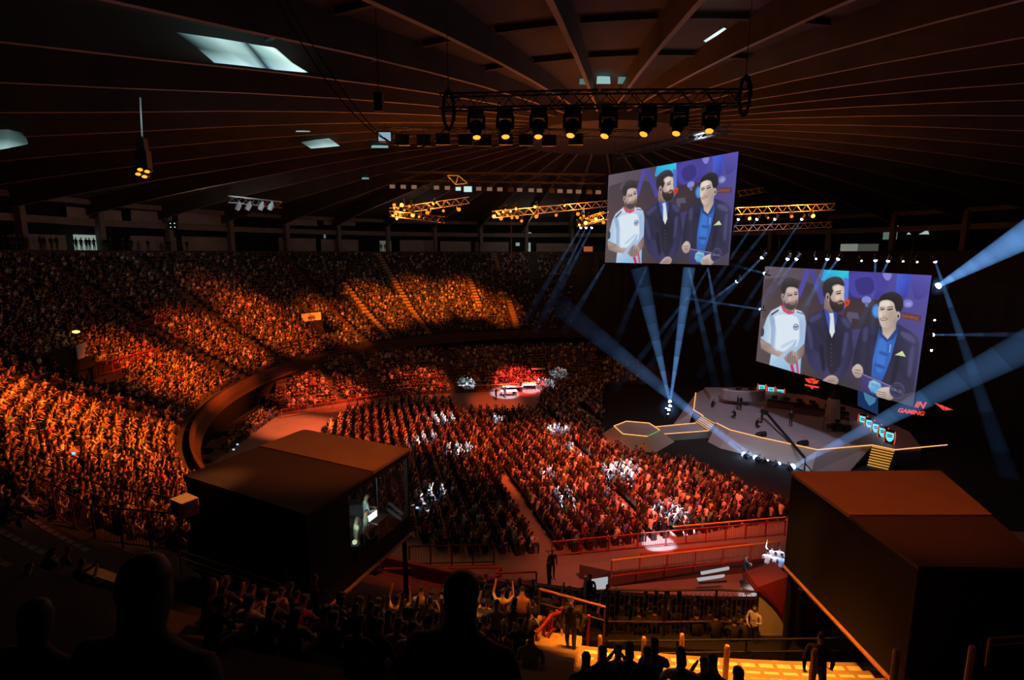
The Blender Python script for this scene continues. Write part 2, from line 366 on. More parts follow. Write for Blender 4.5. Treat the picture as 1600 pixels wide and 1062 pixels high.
for (x0, x1, y0, y1, c) in ((933, 953, 119, 131, '#8fb8b4'), (906, 916, 123, 132, '#52706c'), (966, 979, 120, 131, '#5d7c78'), (463, 484, 204, 206, '#88a8a4'), (581, 606, 227, 231, '#7fa8a8'), (566, 576, 277, 280, '#6a8a88')):
    daylight_panel([[(x0, y0), ((x0 + x1) / 2, y0), (x1, y0 + .5)], [(x0 - 1, y1), ((x0 + x1) / 2, y1), (x1 + 1, y1)]], [[c] * 3] * 2, 'small glowing panel for daylight in the dome', 1.0, -.3 if 900 < x0 < 980 else None)

# aisle stairs down the bowl
AISLES = []
def aisle(ph, r0, r1, w=1.1, m=M_aisle_lit, seen=True):
    AISLES.append((ph, r0, r1, w)); mb = MB()
    for R in ROWS:
        if not (r0 <= R < r1) or in_vom(ph, R + .4) or in_pit(ph, R + .4): continue
        z = zprof(R); d = polar(ph, 1, 0) - V((CX, CY, 0)); rz = atan2(d.y, d.x)
        mb.box(polar(ph, R + .42, z + .015), (.74, w, .03), m, rz); mb.box(polar(ph, R - .2, z - .17), (.4, w, .34), m, rz)
    struct(mb.build('aisle_stair'), 'stair aisle between seat blocks')
for (x0, y0) in ((655, 500), (566, 480), (735, 440), (798, 480), (850, 500), (480, 440), (390, 600), (700, 490), (300, 470), (920, 470)):
    ph, R = pr(x0, y0)
    rr = {655: (43, 66), 566: (43, 58), 735: (50, 60), 798: (43, 52), 700: (43, 48)}.get(x0, (41.9, 66))
    aisle(ph, *rr, m=M_aisle_lit if x0 in (655, 566, 735, 798) else M_step)  # paler colour stands in for light on the bright aisles
# strip of the aisles far up, seen alone
ph, R = pr(779, 420); aisle(ph, 60, 66, .9)
for x0, y0 in ((240, 640), (120, 700), (60, 600)): aisle(pr(x0, y0)[0], 41.9, 66, .9, M_step)
PH_STAIR = phiR(PZ(868, 1030, 7.2))[0]
aisle(PH_STAIR, 49, 57, 1.5)
# ------------------------------------------------------------------ people
def skin_mesh(name, verts, edges, root, cls, sub=1):
    """one continuous figure grown over a jointed skeleton; cls gives each bone's material"""
    me = bpy.data.meshes.new(name); bm = bmesh.new(); lay = bm.verts.layers.skin.verify()
    bv = [bm.verts.new(v[0]) for v in verts]
    for i, (p, r) in enumerate(verts):
        bv[i][lay].radius = r if isinstance(r, tuple) else (r, r)
    bv[root][lay].use_root = True
    for a, b in edges: bm.edges.new((bv[a], bv[b]))
    bm.to_mesh(me); bm.free(); o = bpy.data.objects.new(name, me); col.objects.link(o)
    sk = o.modifiers.new('s', 'SKIN'); sk.branch_smoothing = .3
    if sub: ss = o.modifiers.new('u', 'SUBSURF'); ss.levels = sub
    bpy.context.view_layer.update()
    out = bpy.data.meshes.new_from_object(o.evaluated_get(bpy.context.evaluated_depsgraph_get()))
    bpy.data.objects.remove(o)
    for m in (M_skin, M_hair, M_shirt, M_pants): 
        if m.name not in [x.name for x in out.materials if x]: out.materials.append(m)
    while out.materials and out.materials[0] is None: out.materials.pop(index=0)
    out.materials.clear()
    for m in (M_skin, M_hair, M_shirt, M_pants): out.materials.append(m)
    segs = [(V(verts[a][0]), V(verts[b][0]), c) for (a, b), c in zip(edges, cls)]
    for p in out.polygons:
        c = p.center; best = 1e9; k = 0
        for a, b, q in segs:
            d = b - a; t = max(0, min(1, (c - a).dot(d) / max(1e-9, d.length_squared))); dd = (a + d * t - c).length
            if dd < best: best = dd; k = q
        p.material_index = k; p.use_smooth = True
    return out
SK, HA, SH, PA = 0, 1, 2, 3
def figure(name, pelvis, chest, neck, head, arms, legs, sub=1, sleeves=SH, hairlong=False, cap=None, fingers=False, fat=1.0, top=HA):
    """arms: [(shoulder, elbow, wrist, hand)], legs: [(hip, knee, ankle, toe)], head: centre of the head"""
    P, Cc, Nk, H = V(pelvis), V(chest), V(neck), V(head)
    v = []; e = []; c = []
    def A(p, r): v.append((tuple(p), r)); return len(v) - 1
    def E(a, b, k): e.append((a, b)); c.append(k)
    f = fat
    p = A(P, (.155 * f, .115 * f)); s = A(P.lerp(Cc, .5), (.145 * f, .105 * f)); ch = A(Cc, (.165 * f, .115 * f)); nk = A(Nk, .052)
    E(p, s, SH); E(s, ch, SH); E(ch, nk, SH)
    up = (H - Nk).normalized(); fw = V((0, 1, 0))
    h0 = A(H - up * .05 + fw * .015, (.078, .088)); h1 = A(H + up * .03, (.094, .11)); h2 = A(H + up * .095 - fw * .01, (.066, .078))
    E(nk, h0, SK); E(h0, h1, SK); E(h1, h2, top)
    nz = A(H + fw * .115 - up * .02, .016); E(h0, nz, SK)
    bk = A(H - fw * .06 + up * .04, (.07, .06)); E(h1, bk, HA)
    if hairlong: hb = A(H - fw * .085 - up * .16, (.085, .05)); E(bk, hb, HA)
    for sh, el, wr, hd in arms:
        a0 = A(sh, .06 * f); a1 = A(el, .046); a2 = A(wr, .032)
        E(ch, a0, SH); E(a0, a1, SH); E(a1, a2, sleeves)
        d = (V(hd) - V(wr)).normalized(); hp = A(V(wr) + d * .06, (.036, .026)); E(a2, hp, SK)
        if fingers:
            side = d.cross(V((0, 1, .2))).normalized()
            for j, ln in enumerate((.07, .085, .08, .06)):
                k1 = A(V(wr) + d * (.10) + side * (.018 * (j - 1.5)), .011); k2 = A(V(wr) + d * (.10 + ln * .6) + side * (.02 * (j - 1.5)) + V((0, .02, -.01)), .008)
                E(hp, k1, SK); E(k1, k2, SK)
            t1 = A(V(wr) + d * .07 + side * .045, .012); t2 = A(V(wr) + d * .12 + side * .06, .009); E(hp, t1, SK); E(t1, t2, SK)
        else:
            ft = A(V(wr) + d * .15, (.03, .014)); E(hp, ft, SK)
    for hp_, kn, an, to in legs:
        l0 = A(hp_, .088 * f); l1 = A(kn, .06); l2 = A(an, .043); l3 = A(to, (.042, .03))
        E(p, l0, PA); E(l0, l1, PA); E(l1, l2, PA); E(l2, l3, HA)
    return skin_mesh(name, v, e, 0, c, sub)
def mir(a): return [(-q[0], q[1], q[2]) for q in a]
LEG_ST = [(.09, 0, .90), (.10, .02, .50), (.11, -.02, .09), (.13, .14, .035)]
ARM_DN = [(.19, 0, 1.41), (.25, -.03, 1.14), (.26, .05, .90), (.25, .09, .80)]
ARM_FR = [(.19, 0, 1.41), (.25, .05, 1.14), (.12, .28, 1.12), (.03, .36, 1.14)]
ARM_UP = [(.19, 0, 1.41), (.30, .14, 1.52), (.25, .24, 1.76), (.24, .26, 1.86)]
def standing(name, aL=ARM_DN, aR=ARM_DN, lL=LEG_ST, lR=LEG_ST, **k):
    return figure(name, (0, 0, .95), (0, 0, 1.33), (0, -.01, 1.49), (0, .02, 1.655), [mir(aL), aR], [mir(lL), lR], **k)
SL = [(.10, .02, .07), (.12, .40, .08), (.12, .42, -.32), (.13, .55, -.37)]
SA_LAP = [(.19, .0, .52), (.24, .06, .27), (.14, .26, .20), (.06, .32, .20)]
SA_CLAP = [(.19, .0, .52), (.27, .14, .34), (.10, .32, .46), (.03, .38, .52)]
SA_UP = [(.19, .0, .52), (.30, .14, .62), (.25, .22, .86), (.24, .25, .98)]
SA_KNEE = [(.19, .03, .52), (.25, .20, .32), (.16, .42, .20), (.12, .50, .16)]
def sitting(name, aL, aR, lean=.0, **k):
    sh = lambda a: [(q[0], q[1] + lean * max(0, q[2]), q[2]) for q in a]
    return figure(name, (0, 0, .09), (0, .02 + lean * .48, .46), (0, .01 + lean * .62, .61), (0, .05 + lean * .8, .775), [mir(sh(aL)), sh(aR)], [mir(SL), SL], **k)
SIT = [sitting('s', SA_LAP, SA_LAP, .1, sub=0), sitting('s', SA_CLAP, SA_CLAP, .05, sub=0), sitting('s', SA_UP, SA_LAP, 0, sub=0, sleeves=SK), sitting('s', SA_KNEE, SA_KNEE, .35, sub=0), sitting('s', SA_LAP, SA_KNEE, .2, sub=0, sleeves=SK, hairlong=True)]
SITF = [sitting('s', SA_LAP, SA_LAP, .15), sitting('s', SA_CLAP, SA_CLAP, .05, sleeves=SK), sitting('s', SA_KNEE, SA_KNEE, .35, hairlong=True), sitting('s', SA_UP, SA_UP, 0, sleeves=SK), sitting('s', SA_LAP, SA_CLAP, .1, hairlong=True)]
M_STAND = standing('s'); M_STAND2 = standing('s', ARM_FR, ARM_DN); M_CAM = standing('s', ARM_FR, ARM_FR)
M_CLAPST = standing('s', ARM_UP, ARM_FR)
CROUCH = figure('s', (0, -.05, .34), (0, .12, .66), (0, .16, .80), (0, .22, .95), [mir([(.19, .13, .74), (.24, .32, .55), (.13, .5, .62), (.08, .58, .66)]), [(.19, .13, .74), (.24, .32, .55), (.13, .5, .62), (.08, .58, .66)]],
                [mir([(.10, -.03, .30), (.16, .34, .52), (.13, .10, .10), (.14, .26, .035)]), [(.10, -.03, .30), (.17, .36, .20), (.13, -.05, .08), (.14, .06, .035)]])
def person(mesh, loc, face, label, shirt=(.03, .03, .035), group=None, scale=1.0, name='person'):
    """face: unit-less direction in plan the figure looks towards"""
    me = mesh.copy() if False else mesh
    o = bpy.data.objects.new(name, me); col.objects.link(o); o.location = loc; o.rotation_euler = (0, 0, atan2(face[1], face[0]) - pi / 2)
    o.scale = (scale,) * 3; o.color = (*shirt, 1); return tag(o, label, 'person', group)

# light, few-sided spectator used for the uncountable mass
def lod(variant):
    vs, fs, cl = [], [], []
    def tube(rings, k):        # rings: (centre, rx, ry)
        n0 = len(vs); n = 6
        for c, rx, ry in rings:
            for i in range(n): vs.append((c[0] + rx * cos(2 * pi * i / n), c[1] + ry * sin(2 * pi * i / n), c[2])); cl.append(k)
        for j in range(len(rings) - 1):
            for i in range(n): fs.append((n0 + j * n + i, n0 + j * n + (i + 1) % n, n0 + (j + 1) * n + (i + 1) % n, n0 + (j + 1) * n + i))
        t = n0 + (len(rings) - 1) * n; fs.append((t, t + 1, t + 2, t + 3)); fs.append((t, t + 3, t + 4, t + 5))
    def limb(p, q, r0, r1, k):
        n0 = len(vs); p, q = V(p), V(q); d = (q - p).normalized(); a = d.orthogonal().normalized(); b = d.cross(a)
        for c, r in ((p, r0), (q, r1)):
            for i in range(4): vs.append(tuple(c + (a * cos(pi / 2 * i) + b * sin(pi / 2 * i)) * r)); cl.append(k)
        for i in range(4): fs.append((n0 + i, n0 + (i + 1) % 4, n0 + 4 + (i + 1) % 4, n0 + 4 + i))
        fs.append((n0 + 4, n0 + 5, n0 + 6, n0 + 7))
    ln = (.1, .05, .0, .3, .15)[variant]
    tube([((0, 0, 0), .17, .13), ((0, .02 + ln * .25, .3), .16, .12), ((0, .02 + ln * .5, .5), .21, .12), ((0, .02 + ln * .6, .6), .09, .08)], SH)
    hy = .04 + ln * .75
    tube([((0, hy, .60), .06, .07), ((0, hy + .01, .70), .085, .10), ((0, hy + .01, .78), .08, .095)], SK)
    tube([((0, hy - .02, .74), .088, .10), ((0, hy - .01, .84), .08, .09), ((0, hy, .89), .04, .045)], HA)
    arms = [(SA_LAP, SA_LAP), (SA_CLAP, SA_CLAP), (SA_UP, SA_LAP), (SA_KNEE, SA_KNEE), (SA_CLAP, SA_UP)][variant]
    for a, s in ((arms[0], -1), (arms[1], 1)):
        q = [(s * x, y + ln * max(0, z), z) for x, y, z in a]
        limb(q[0], q[1], .06, .05, SH); limb(q[1], q[3], .045, .035, SK)
    for s in (-1, 1):
        limb((s * .1, .02, .07), (s * .13, .42, .07), .085, .065, PA); limb((s * .13, .42, .08), (s * .13, .45, -.37), .06, .045, PA)
    return np.array(vs, np.float32), np.array(fs, np.int32), np.array(cl)
LODS = [lod(i) for i in range(5)]
def shirt_color():
    u = rng.random()
    if u < .56: return np.array([.016, .016, .02]) * rng.uniform(.5, 2)
    if u < .70: return np.array([.12, .11, .11]) * rng.uniform(.5, 1.4)
    if u < .88: return np.array([.62, .60, .58]) * rng.uniform(.6, 1.25)
    return np.array([(.5, .05, .05), (.1, .15, .5), (.55, .45, .1), (.1, .35, .2)][rng.integers(4)]) * rng.uniform(.5, 1)
# where the spectators sit ------------------------------------------------
def in_poly(x, y, P):
    c = False; n = len(P)
    for i in range(n):
        (x0, y0), (x1, y1) = P[i], P[i - 1]
        if (y0 > y) != (y1 > y) and x < (x1 - x0) * (y - y0) / (y1 - y0) + x0: c = not c
    return c
seats = []   # (x, y, z, facing angle, zone)
for i, R in enumerate(ROWS[1:]):
    if R > 65.8: continue
    z = zprof(R); step = .52 / R; nn = int(2 * pi / step)
    for k in range(nn):
        ph = -pi + k * step + rng.uniform(-.16, .16) / R
        p = polar(ph, R + .12 + rng.uniform(-.16, .2), zfront(R) if in_front(ph, R + .4) else z); x, y = proj((p.x, p.y, p.z + .4))
        if not (-90 < x < 1690 and -50 < y < 1150): continue
        if in_vom(ph, R + .1, .004) or in_pit(ph, R + .1): continue
        d = hypot(p.x, p.y)
        if d < (8.5 if 300 < x < 835 else 14) and not (x < 160): continue
        if d < 14 and rng.random() < .35: continue
        if in_poly(x, y, [(-200, 800), (0, 800), (60, 785), (150, 812), (290, 850), (290, 1200), (-200, 1200)]): continue
        if p.x > 2.4 and d < 22 and (R > 45.6 or x > 1168): continue            # seats under and around the right-hand cabin
        if any(abs((ph - a + pi) % (2 * pi) - pi) * R < wd / 2 + .3 and r0 - .5 < R < r1 + .5 for a, r0, r1, wd in AISLES): continue
        if -11 < p.x < -2.6 and 12 < p.y < 22.5: continue           # under the left-hand cabin
        if p.y > 40 and p.x > 13.5: continue                        # closed off behind the stage
        if p.x > 22: continue
        if y < 545 and x > 868 and d > 60 and rng.random() < .55 + (x - 868) / 120: continue
        fill = .93 if x < 800 else .8
        if R > 62 and d > 60: fill = .75
        if rng.random() > fill: continue
        seats.append((p.x, p.y, p.z, pi / 2 - 0 + atan2(CY - p.y, CX - p.x) - pi / 2, 'bowl'))
# retractable bleachers round the floor
LB = [((24, 79), (-1, 74.2)), ((-1, 74.2), (-17, 71)), ((-17, 71), (-28, 63.5)), ((-28, 63.5), (-27.5, 46))]
bl = MB(); bleach_rows = []
for (a, b) in LB:
    a, b = V((*a, 0)), V((*b, 0)); u = (b - a); L = u.length; u.normalize(); nrm = V((-u.y, u.x, 0))
    if (nrm.dot(V((CX, CY, 0)) - a)) > 0: nrm = -nrm
    for r in range(14):
        z = .35 + r * .26; cs = a + nrm * (.9 * r)
        e_ = .26 * .9 * r; k = -e_; run = None
        while k < L + e_:
            p = cs + u * k; ok = hypot(p.x - CX, p.y - CY) < 40.4
            if ok:
                bl.extrude([p + V((0, 0, 0)), p + u * min(2.0, L + e_ - k), p + u * min(2.0, L + e_ - k) + nrm * .9, p + nrm * .9], V((0, 0, z)), M_step)
            k += 2.0
        k = .3 - e_
        while k < L + e_ - .2:
            p = cs + u * k + nrm * .3; k += .52
            if hypot(p.x - CX, p.y - CY) > 40: continue
            if any(abs(k - q) < .55 for q in (L * .48, L * .05)): continue
            x, y = proj((p.x, p.y, z + .4))
            if not (-50 < x < 1000): continue
            if rng.random() > .93: continue
            seats.append((p.x, p.y, z, atan2(-nrm.y, -nrm.x), 'bleach'))
bo = bl.build('lower_bleachers'); struct(bo, 'low tiers of bleachers round the arena floor')
# floor seats, rows face the stage
FPOLY = [(505, 668), (560, 632), (640, 622), (706, 626), (722, 641), (838, 641), (852, 596), (900, 575), (940, 590), (938, 690), (1010, 716), (1075, 722), (1120, 742), (1232, 792), (1228, 806), (1000, 838), (868, 852), (842, 856), (640, 850), (560, 780), (505, 700)]
def on_aisle(x, y):
    for (x0, y0, x1, y1, w0, w1) in ((722, 642, 858, 862, .5, 8), (600, 800, 900, 800, 3, 3), (905, 640, 1010, 720, 3, 4), (845, 640, 1000, 830, 2, 3.5)):
        dx, dy = x1 - x0, y1 - y0; t = ((x - x0) * dx + (y - y0) * dy) / (dx * dx + dy * dy)
        if 0 < t < 1 and abs((x - x0) * dy - (y - y0) * dx) / hypot(dx, dy) < w0 + (w1 - w0) * t: return True
    return False
fdir = V((.965, .262, 0)); rdir = V((-.262, .965, 0)); chairs = []
for i in range(-44, 44):
    for k in range(-60, 62):
        p = V((6, 54, 0)) + fdir * (i * .93 + rng.uniform(-.08, .08)) + rdir * (k * .53 + rng.uniform(-.06, .06))
        x, y = proj((p.x, p.y, .5))
        if not in_poly(x, y, FPOLY): continue
        xf, yf = proj((p.x, p.y, 0))
        if on_aisle(xf, yf): continue
        if hypot(p.x - CX, p.y - CY) > 33 and p.y < 50: continue
        chairs.append(p)
        if rng.random() > .95: continue
        seats.append((p.x, p.y, .47, atan2(fdir.y, fdir.x) + rng.uniform(-.25, .25), 'floor'))
print('seats', len(seats), 'chairs', len(chairs))
ch = MB()
for p in chairs:
    q = p - fdir * .22
    ch.quad(p - fdir * .2 - rdir * .22 + V((0, 0, .45)), p + fdir * .2 - rdir * .22 + V((0, 0, .45)), p + fdir * .2 + rdir * .22 + V((0, 0, .45)), p - fdir * .2 + rdir * .22 + V((0, 0, .45)), M_black)
    ch.quad(q - rdir * .22 + V((0, 0, .45)), q + rdir * .22 + V((0, 0, .45)), q + rdir * .22 - fdir * .05 + V((0, 0, .85)), q - rdir * .22 - fdir * .05 + V((0, 0, .85)), M_black)
    for s in (-1, 1):
        ch.quad(p - fdir * .2 + rdir * .2 * s, p + fdir * .2 + rdir * .2 * s, p + fdir * .2 + rdir * .2 * s + V((0, 0, .45)), p - fdir * .2 + rdir * .2 * s + V((0, 0, .45)), M_black)
co = ch.build('floor_chairs'); tag(co, 'black plastic chairs in rows under the crowd on the arena floor', 'chairs', kind='stuff')
# the nearest 230 in view become people of their own, all others are the crowd
def seat_dist(s): return s[0] ** 2 + s[1] ** 2 + (EYE - s[2]) ** 2
inview = []
CAB_L = [(290, 745), (475, 675), (638, 705), (642, 810), (515, 945), (290, 860)]
for s in seats:
    x, y = proj((s[0], s[1], s[2] + .5))
    if 0 < x < 1600 and 0 < y < 1062 and not in_poly(x, y, CAB_L) and not (x < 330 and y > 850): inview.append((seat_dist(s), s))
inview.sort(key=lambda q: q[0]); NEAR_N = 205
near = [q[1] for q in inview[:NEAR_N]]; nearset = set(near)
VV, FF, CCc = [], [], []; off = 0
skins = np.array([(.48, .30, .21), (.40, .24, .16), (.28, .16, .10), (.55, .36, .26)])
def crowd_mesh(ss):
    global off
    nv = sum(len(LODS[i % 5][0]) for i in range(5))
    vs, fs, cs = [], [], []; o = 0
    for s in ss:
        L = LODS[rng.choice(5, p=[.3, .3, .07, .23, .1])]; sc = rng.uniform(.9, 1.1); a = s[3] - pi / 2 + rng.uniform(-.45, .45); ca, sa = cos(a) * sc, sin(a) * sc
        v = L[0]; q = np.empty_like(v); q[:, 0] = v[:, 0] * ca - v[:, 1] * sa + s[0] + rng.uniform(-.06, .06); q[:, 1] = v[:, 0] * sa + v[:, 1] * ca + s[1]; q[:, 2] = v[:, 2] * sc + s[2]
        c = np.empty((4, 3)); c[SK] = skins[rng.integers(4)] * rng.uniform(.8, 1.1); c[HA] = np.array([.015, .012, .01]) * rng.uniform(.5, 3); c[SH] = shirt_color(); c[PA] = np.array([.03, .035, .05]) * rng.uniform(.4, 2)
        vs.append(q); fs.append(L[1] + o); cs.append(c[L[2]]); o += len(v)
    return np.concatenate(vs), np.concatenate(fs), np.concatenate(cs)
rest = [s for s in seats if s not in nearset]
vs, fs, cs = crowd_mesh(rest)
me = bpy.data.meshes.new('crowd'); me.vertices.add(len(vs)); me.vertices.foreach_set('co', vs.ravel().astype(np.float32))
me.loops.add(len(fs) * 4); me.loops.foreach_set('vertex_index', fs.ravel()); me.polygons.add(len(fs)); me.polygons.foreach_set('loop_start', np.arange(len(fs), dtype=np.int32) * 4)
me.update(calc_edges=True)
at = me.attributes.new('tint', 'FLOAT_COLOR', 'POINT'); at.data.foreach_set('color', np.concatenate([cs, np.ones((len(cs), 1))], 1).astype(np.float32).ravel())
me.materials.append(attr_mat('crowd_cloth')); crowd = bpy.data.objects.new('crowd', me); col.objects.link(crowd)
tag(crowd, 'the mass of seated spectators filling the tiers and the arena floor', 'crowd', kind='stuff')
print('crowd faces', len(fs))
def shade_word(c):
    m = max(c)
    if m > .3 and c[0] > 2.5 * c[2]: return 'red or yellow'
    return 'pale' if m > .3 else ('grey' if m > .09 else 'dark')
for s in near:
    c = shirt_color(); x, y = proj((s[0], s[1], s[2])); m = SIT[rng.choice(5, p=[.3, .28, .08, .2, .14])]
    if x > 900: c = np.array([.018, .016, .018])  # silhouettes of the short tier: shade put into their tops
    if s[4] == 'bowl' and x > 900: zone = ('on the short tier by the red hood', 'spectators on the short tier by the red hood')
    elif s[4] == 'bowl' and x > 560: zone = ('between the left cabin and the stair', 'spectators below the left cabin')
    elif s[4] == 'bowl': zone = ('in the near left tier', 'spectators in the near left tier')
    else: zone = ('on the arena floor nearest the viewer', 'spectators nearest on the floor')
    person(m, (s[0], s[1], s[2]), (cos(s[3]), sin(s[3])), 'seated spectator in a %s top %s' % (shade_word(c), zone[0]), tuple(c), zone[1] + ', ' + shade_word(c) + ' tops', rng.uniform(.94, 1.06))
# ------------------------------------------------------------------ the two projection screens
def quad3d(c, depth):
    r = [ray(*p) for p in c]
    A = np.array([[-r[1][k], r[2][k], -r[3][k]] for k in range(3)]); b = -np.array([r[0][k] for k in range(3)])
    l1, l2, l3 = np.linalg.solve(A, b); L = [1, l1, l2, l3]
    m = sum(L[i] * r[i].y for i in range(4)) / 4; k = depth / m
    return [V((0, 0, EYE)) + r[i] * (L[i] * k) for i in range(4)]
def homog(src, dst):
    A = []; b = []
    for (x, y), (u, v_) in zip(src, dst):
        A.append([x, y, 1, 0, 0, 0, -u * x, -u * y]); b.append(u); A.append([0, 0, 0, x, y, 1, -v_ * x, -v_ * y]); b.append(v_)
    return np.append(np.linalg.solve(np.array(A, float), np.array(b, float)), 1).reshape(3, 3)
PIC_C = [(118, 28), (1320, 93), (1185, 1040), (52, 710)]; Hm = homog(PIC_C, [(0, 0), (1, 0), (1, 1), (0, 1)])
def uv(p):
    q = Hm @ np.array([p[0], p[1], 1.0]); return (q[0] / q[2], q[1] / q[2])
PICS = []        # (points in picture space, colour(s), smooth)
def P(pts, c, s=0, f=None): PICS.append((pts, c, s, f))
def EL(cx, cy, rx, ry, c, n=14, rot=0): PICS.append(([(cx + rx * cos(2 * pi * i / n) * cos(rot) - ry * sin(2 * pi * i / n) * sin(rot), cy + rx * cos(2 * pi * i / n) * sin(rot) + ry * sin(2 * pi * i / n) * cos(rot)) for i in range(n)], c, 0, None))
P([(118, 28), (700, 59), (640, 878), (52, 710)], ['#6a5a66', '#4a3c50', '#3c3236', '#5c4c4e'])
P([(700, 59), (1320, 93), (1185, 1040), (640, 878)], ['#453c92', '#5a52b0', '#4c4450', '#3a3034'])
P([(120, 120), (520, 180), (530, 420), (100, 400)], ['#4e4048', '#3e3440', '#4a3436', '#5a464a'], 1)
P([(700, 60), (1000, 78), (960, 260), (830, 250), (700, 240)], ['#3f3590', '#4c42a4', '#4a40a0', '#3a3078', '#3a3070'], 1)
P([(720, 100), (800, 75), (900, 90), (930, 200), (850, 260), (740, 230)], '#4a42a8', 1); P([(770, 130), (880, 110), (900, 210), (800, 230)], '#382f80', 1)
P([(700, 250), (950, 270), (940, 470), (740, 480), (680, 400)], ['#3e2c34', '#40303a', '#332a36', '#3a2c34', '#44302f'])
P([(410, 45), (452, 48), (372, 250), (345, 240)], '#544aa6'); P([(430, 50), (470, 52), (575, 300), (520, 300)], '#4a4498'); P([(280, 50), (310, 52), (230, 160), (200, 160)], '#5a4c60')
P([(545, 51), (722, 60), (716, 150), (690, 190), (600, 150), (520, 125)], ['#20b8e8', '#2cd4f0', '#38a0e8', '#3f6fe0', '#28c8ea', '#2a9ce0'])
P([(690, 110), (722, 120), (716, 260), (690, 340), (684, 220)], '#5a70d8')
P([(1070, 86), (1172, 88), (1150, 230), (1120, 260), (1062, 215)], ['#4864e0', '#3c54d0', '#3a48b8', '#3a40a0', '#4a58cc']); P([(968, 78), (1032, 82), (1012, 128), (985, 120)], '#8a86e0', 1)
P([(1180, 95), (1310, 100), (1290, 230), (1200, 260)], ['#5650b4', '#5a54b4', '#4e48a0', '#463c90'], 1)
EL(850, 270, 34, 26, '#8a90d8'); P([(838, 285), (862, 288), (860, 320), (842, 318)], '#6a70b8'); EL(925, 350, 34, 50, '#3f7cd2'); EL(925, 350, 24, 36, '#5a9ae0'); EL(1150, 296, 38, 30, '#7a7cd0'); EL(1155, 300, 22, 16, '#9a9ce0')
P([(1105, 355), (1250, 385), (1240, 425), (1100, 400)], '#5e3a44')
P([(680, 262), (732, 270), (722, 305), (700, 322), (684, 300)], '#d84a2a'); P([(694, 272), (708, 290), (720, 274), (708, 310)], '#7a2a24')
P([(715, 355), (790, 365), (800, 410), (745, 400), (742, 455), (700, 430)], '#5c5470', 0)
# man on the left, white jersey
P([(235, 312), (330, 338), (380, 352), (405, 385), (414, 440), (410, 540), (398, 610), (378, 690), (372, 806), (150, 740), (165, 655), (172, 600), (88, 547), (108, 470), (135, 395), (165, 350)], ['#d4e4f6', '#e8f2ff', '#cfe0f6', '#b8d0ee', '#a8c4e8', '#a8c4e8', '#a4c0e4', '#a8c8ea', '#90b4e0', '#a8d0f0', '#c8e0f6', '#d8ecff', '#a8c4e6', '#b0cae8', '#c4d8f0', '#cadcf2'])
P([(180, 400), (300, 380), (360, 420), (350, 600), (200, 620)], '#e6f3ff', 1); P([(150, 380), (185, 400), (190, 480), (172, 590), (160, 580), (165, 480)], '#9fb8dc', 1); P([(290, 640), (340, 560), (345, 580), (310, 660)], '#b8cde8', 1)
P([(95, 470), (112, 485), (108, 525), (90, 530)], '#383c44', 1); P([(160, 372), (212, 338), (222, 345), (168, 384)], '#4c5872'); P([(345, 350), (392, 366), (395, 376), (345, 360)], '#6a80a0')
P([(252, 280), (345, 300), (332, 350), (290, 356), (250, 325)], ['#7e6a68', '#8e7672', '#a08880', '#8a7470', '#6e5c5c'])
P([(230, 305), (246, 310), (272, 345), (322, 356), (333, 340), (330, 366), (290, 374), (252, 354)], '#d8486a')
P([(243, 215), (275, 178), (342, 176), (356, 212), (357, 262), (342, 312), (315, 336), (285, 330), (258, 300), (246, 270)], ['#a8908a', '#d0b4ac', '#d8bcb2', '#d4b8ae', '#ccb0a6', '#b49a94', '#9c8884', '#948280', '#a08c88', '#a89490'], 1)
P([(256, 270), (270, 296), (300, 284), (332, 282), (350, 268), (343, 314), (316, 340), (284, 334), (258, 306)], ['#5e4e4c', '#584a48', '#8a7470', '#8a7470', '#6a5a58', '#4c4040', '#463c3c', '#463c3c', '#524444'], 1); P([(300, 288), (336, 286), (334, 300), (306, 302)], '#a4867e', 1); P([(306, 292), (336, 290), (336, 296), (308, 298)], '#7a504e')
P([(243, 225), (236, 185), (250, 140), (290, 108), (340, 122), (358, 160), (354, 188), (328, 178), (284, 180), (266, 215), (257, 245)], ['#2e282a', '#2c2628', '#3a3234', '#463e40', '#40383a', '#322a2c', '#2c2628', '#2a2426', '#2c2628', '#2c2628', '#2c2628'], 1)
EL(248, 246, 11, 22, '#b4948c'); EL(249, 248, 5, 12, '#6a5452'); P([(284, 236), (318, 228), (318, 239), (288, 245)], '#5c4a4a', 1); P([(330, 226), (352, 222), (352, 233), (334, 236)], '#5c4a4a', 1); P([(280, 222), (318, 214), (318, 220), (282, 229)], '#40342f'); P([(328, 213), (354, 210), (354, 215), (330, 219)], '#40342f'); P([(318, 232), (330, 232), (336, 264), (322, 272), (312, 264)], '#cfae a2'.replace(' ', ''), 1)
EL(343, 465, 20, 24, '#5a6c98'); EL(343, 465, 15, 19, '#c8d8f0'); P([(330, 460), (356, 456), (356, 466), (330, 470)], '#5a6c98'); P([(338, 470), (350, 468), (344, 482)], '#c85a78')
P([(86, 555), (165, 592), (200, 635), (275, 652), (285, 695), (250, 692), (150, 652), (92, 618)], ['#b89e96', '#a8908a', '#c0a69e', '#ccb2a8', '#b89e98', '#bca29a', '#a08a84', '#947e78']); P([(402, 585), (410, 630), (392, 680), (357, 705), (335, 680), (350, 640), (378, 612)], ['#8a726c', '#80686a', '#7a6664', '#9a827a', '#a48a82', '#a08880', '#8e7870'])
P([(252, 660), (300, 632), (340, 648), (362, 690), (346, 726), (310, 734), (272, 712)], ['#a08a86', '#b8a09a', '#b8a09a', '#a89088', '#94807a', '#8a7672', '#94807a'], 1)
for k in range(4): P([(280 + k * 17, 660 + k * 5), (286 + k * 17, 660 + k * 5), (292 + k * 16, 716), (288 + k * 16, 716)], '#6e5c5a')
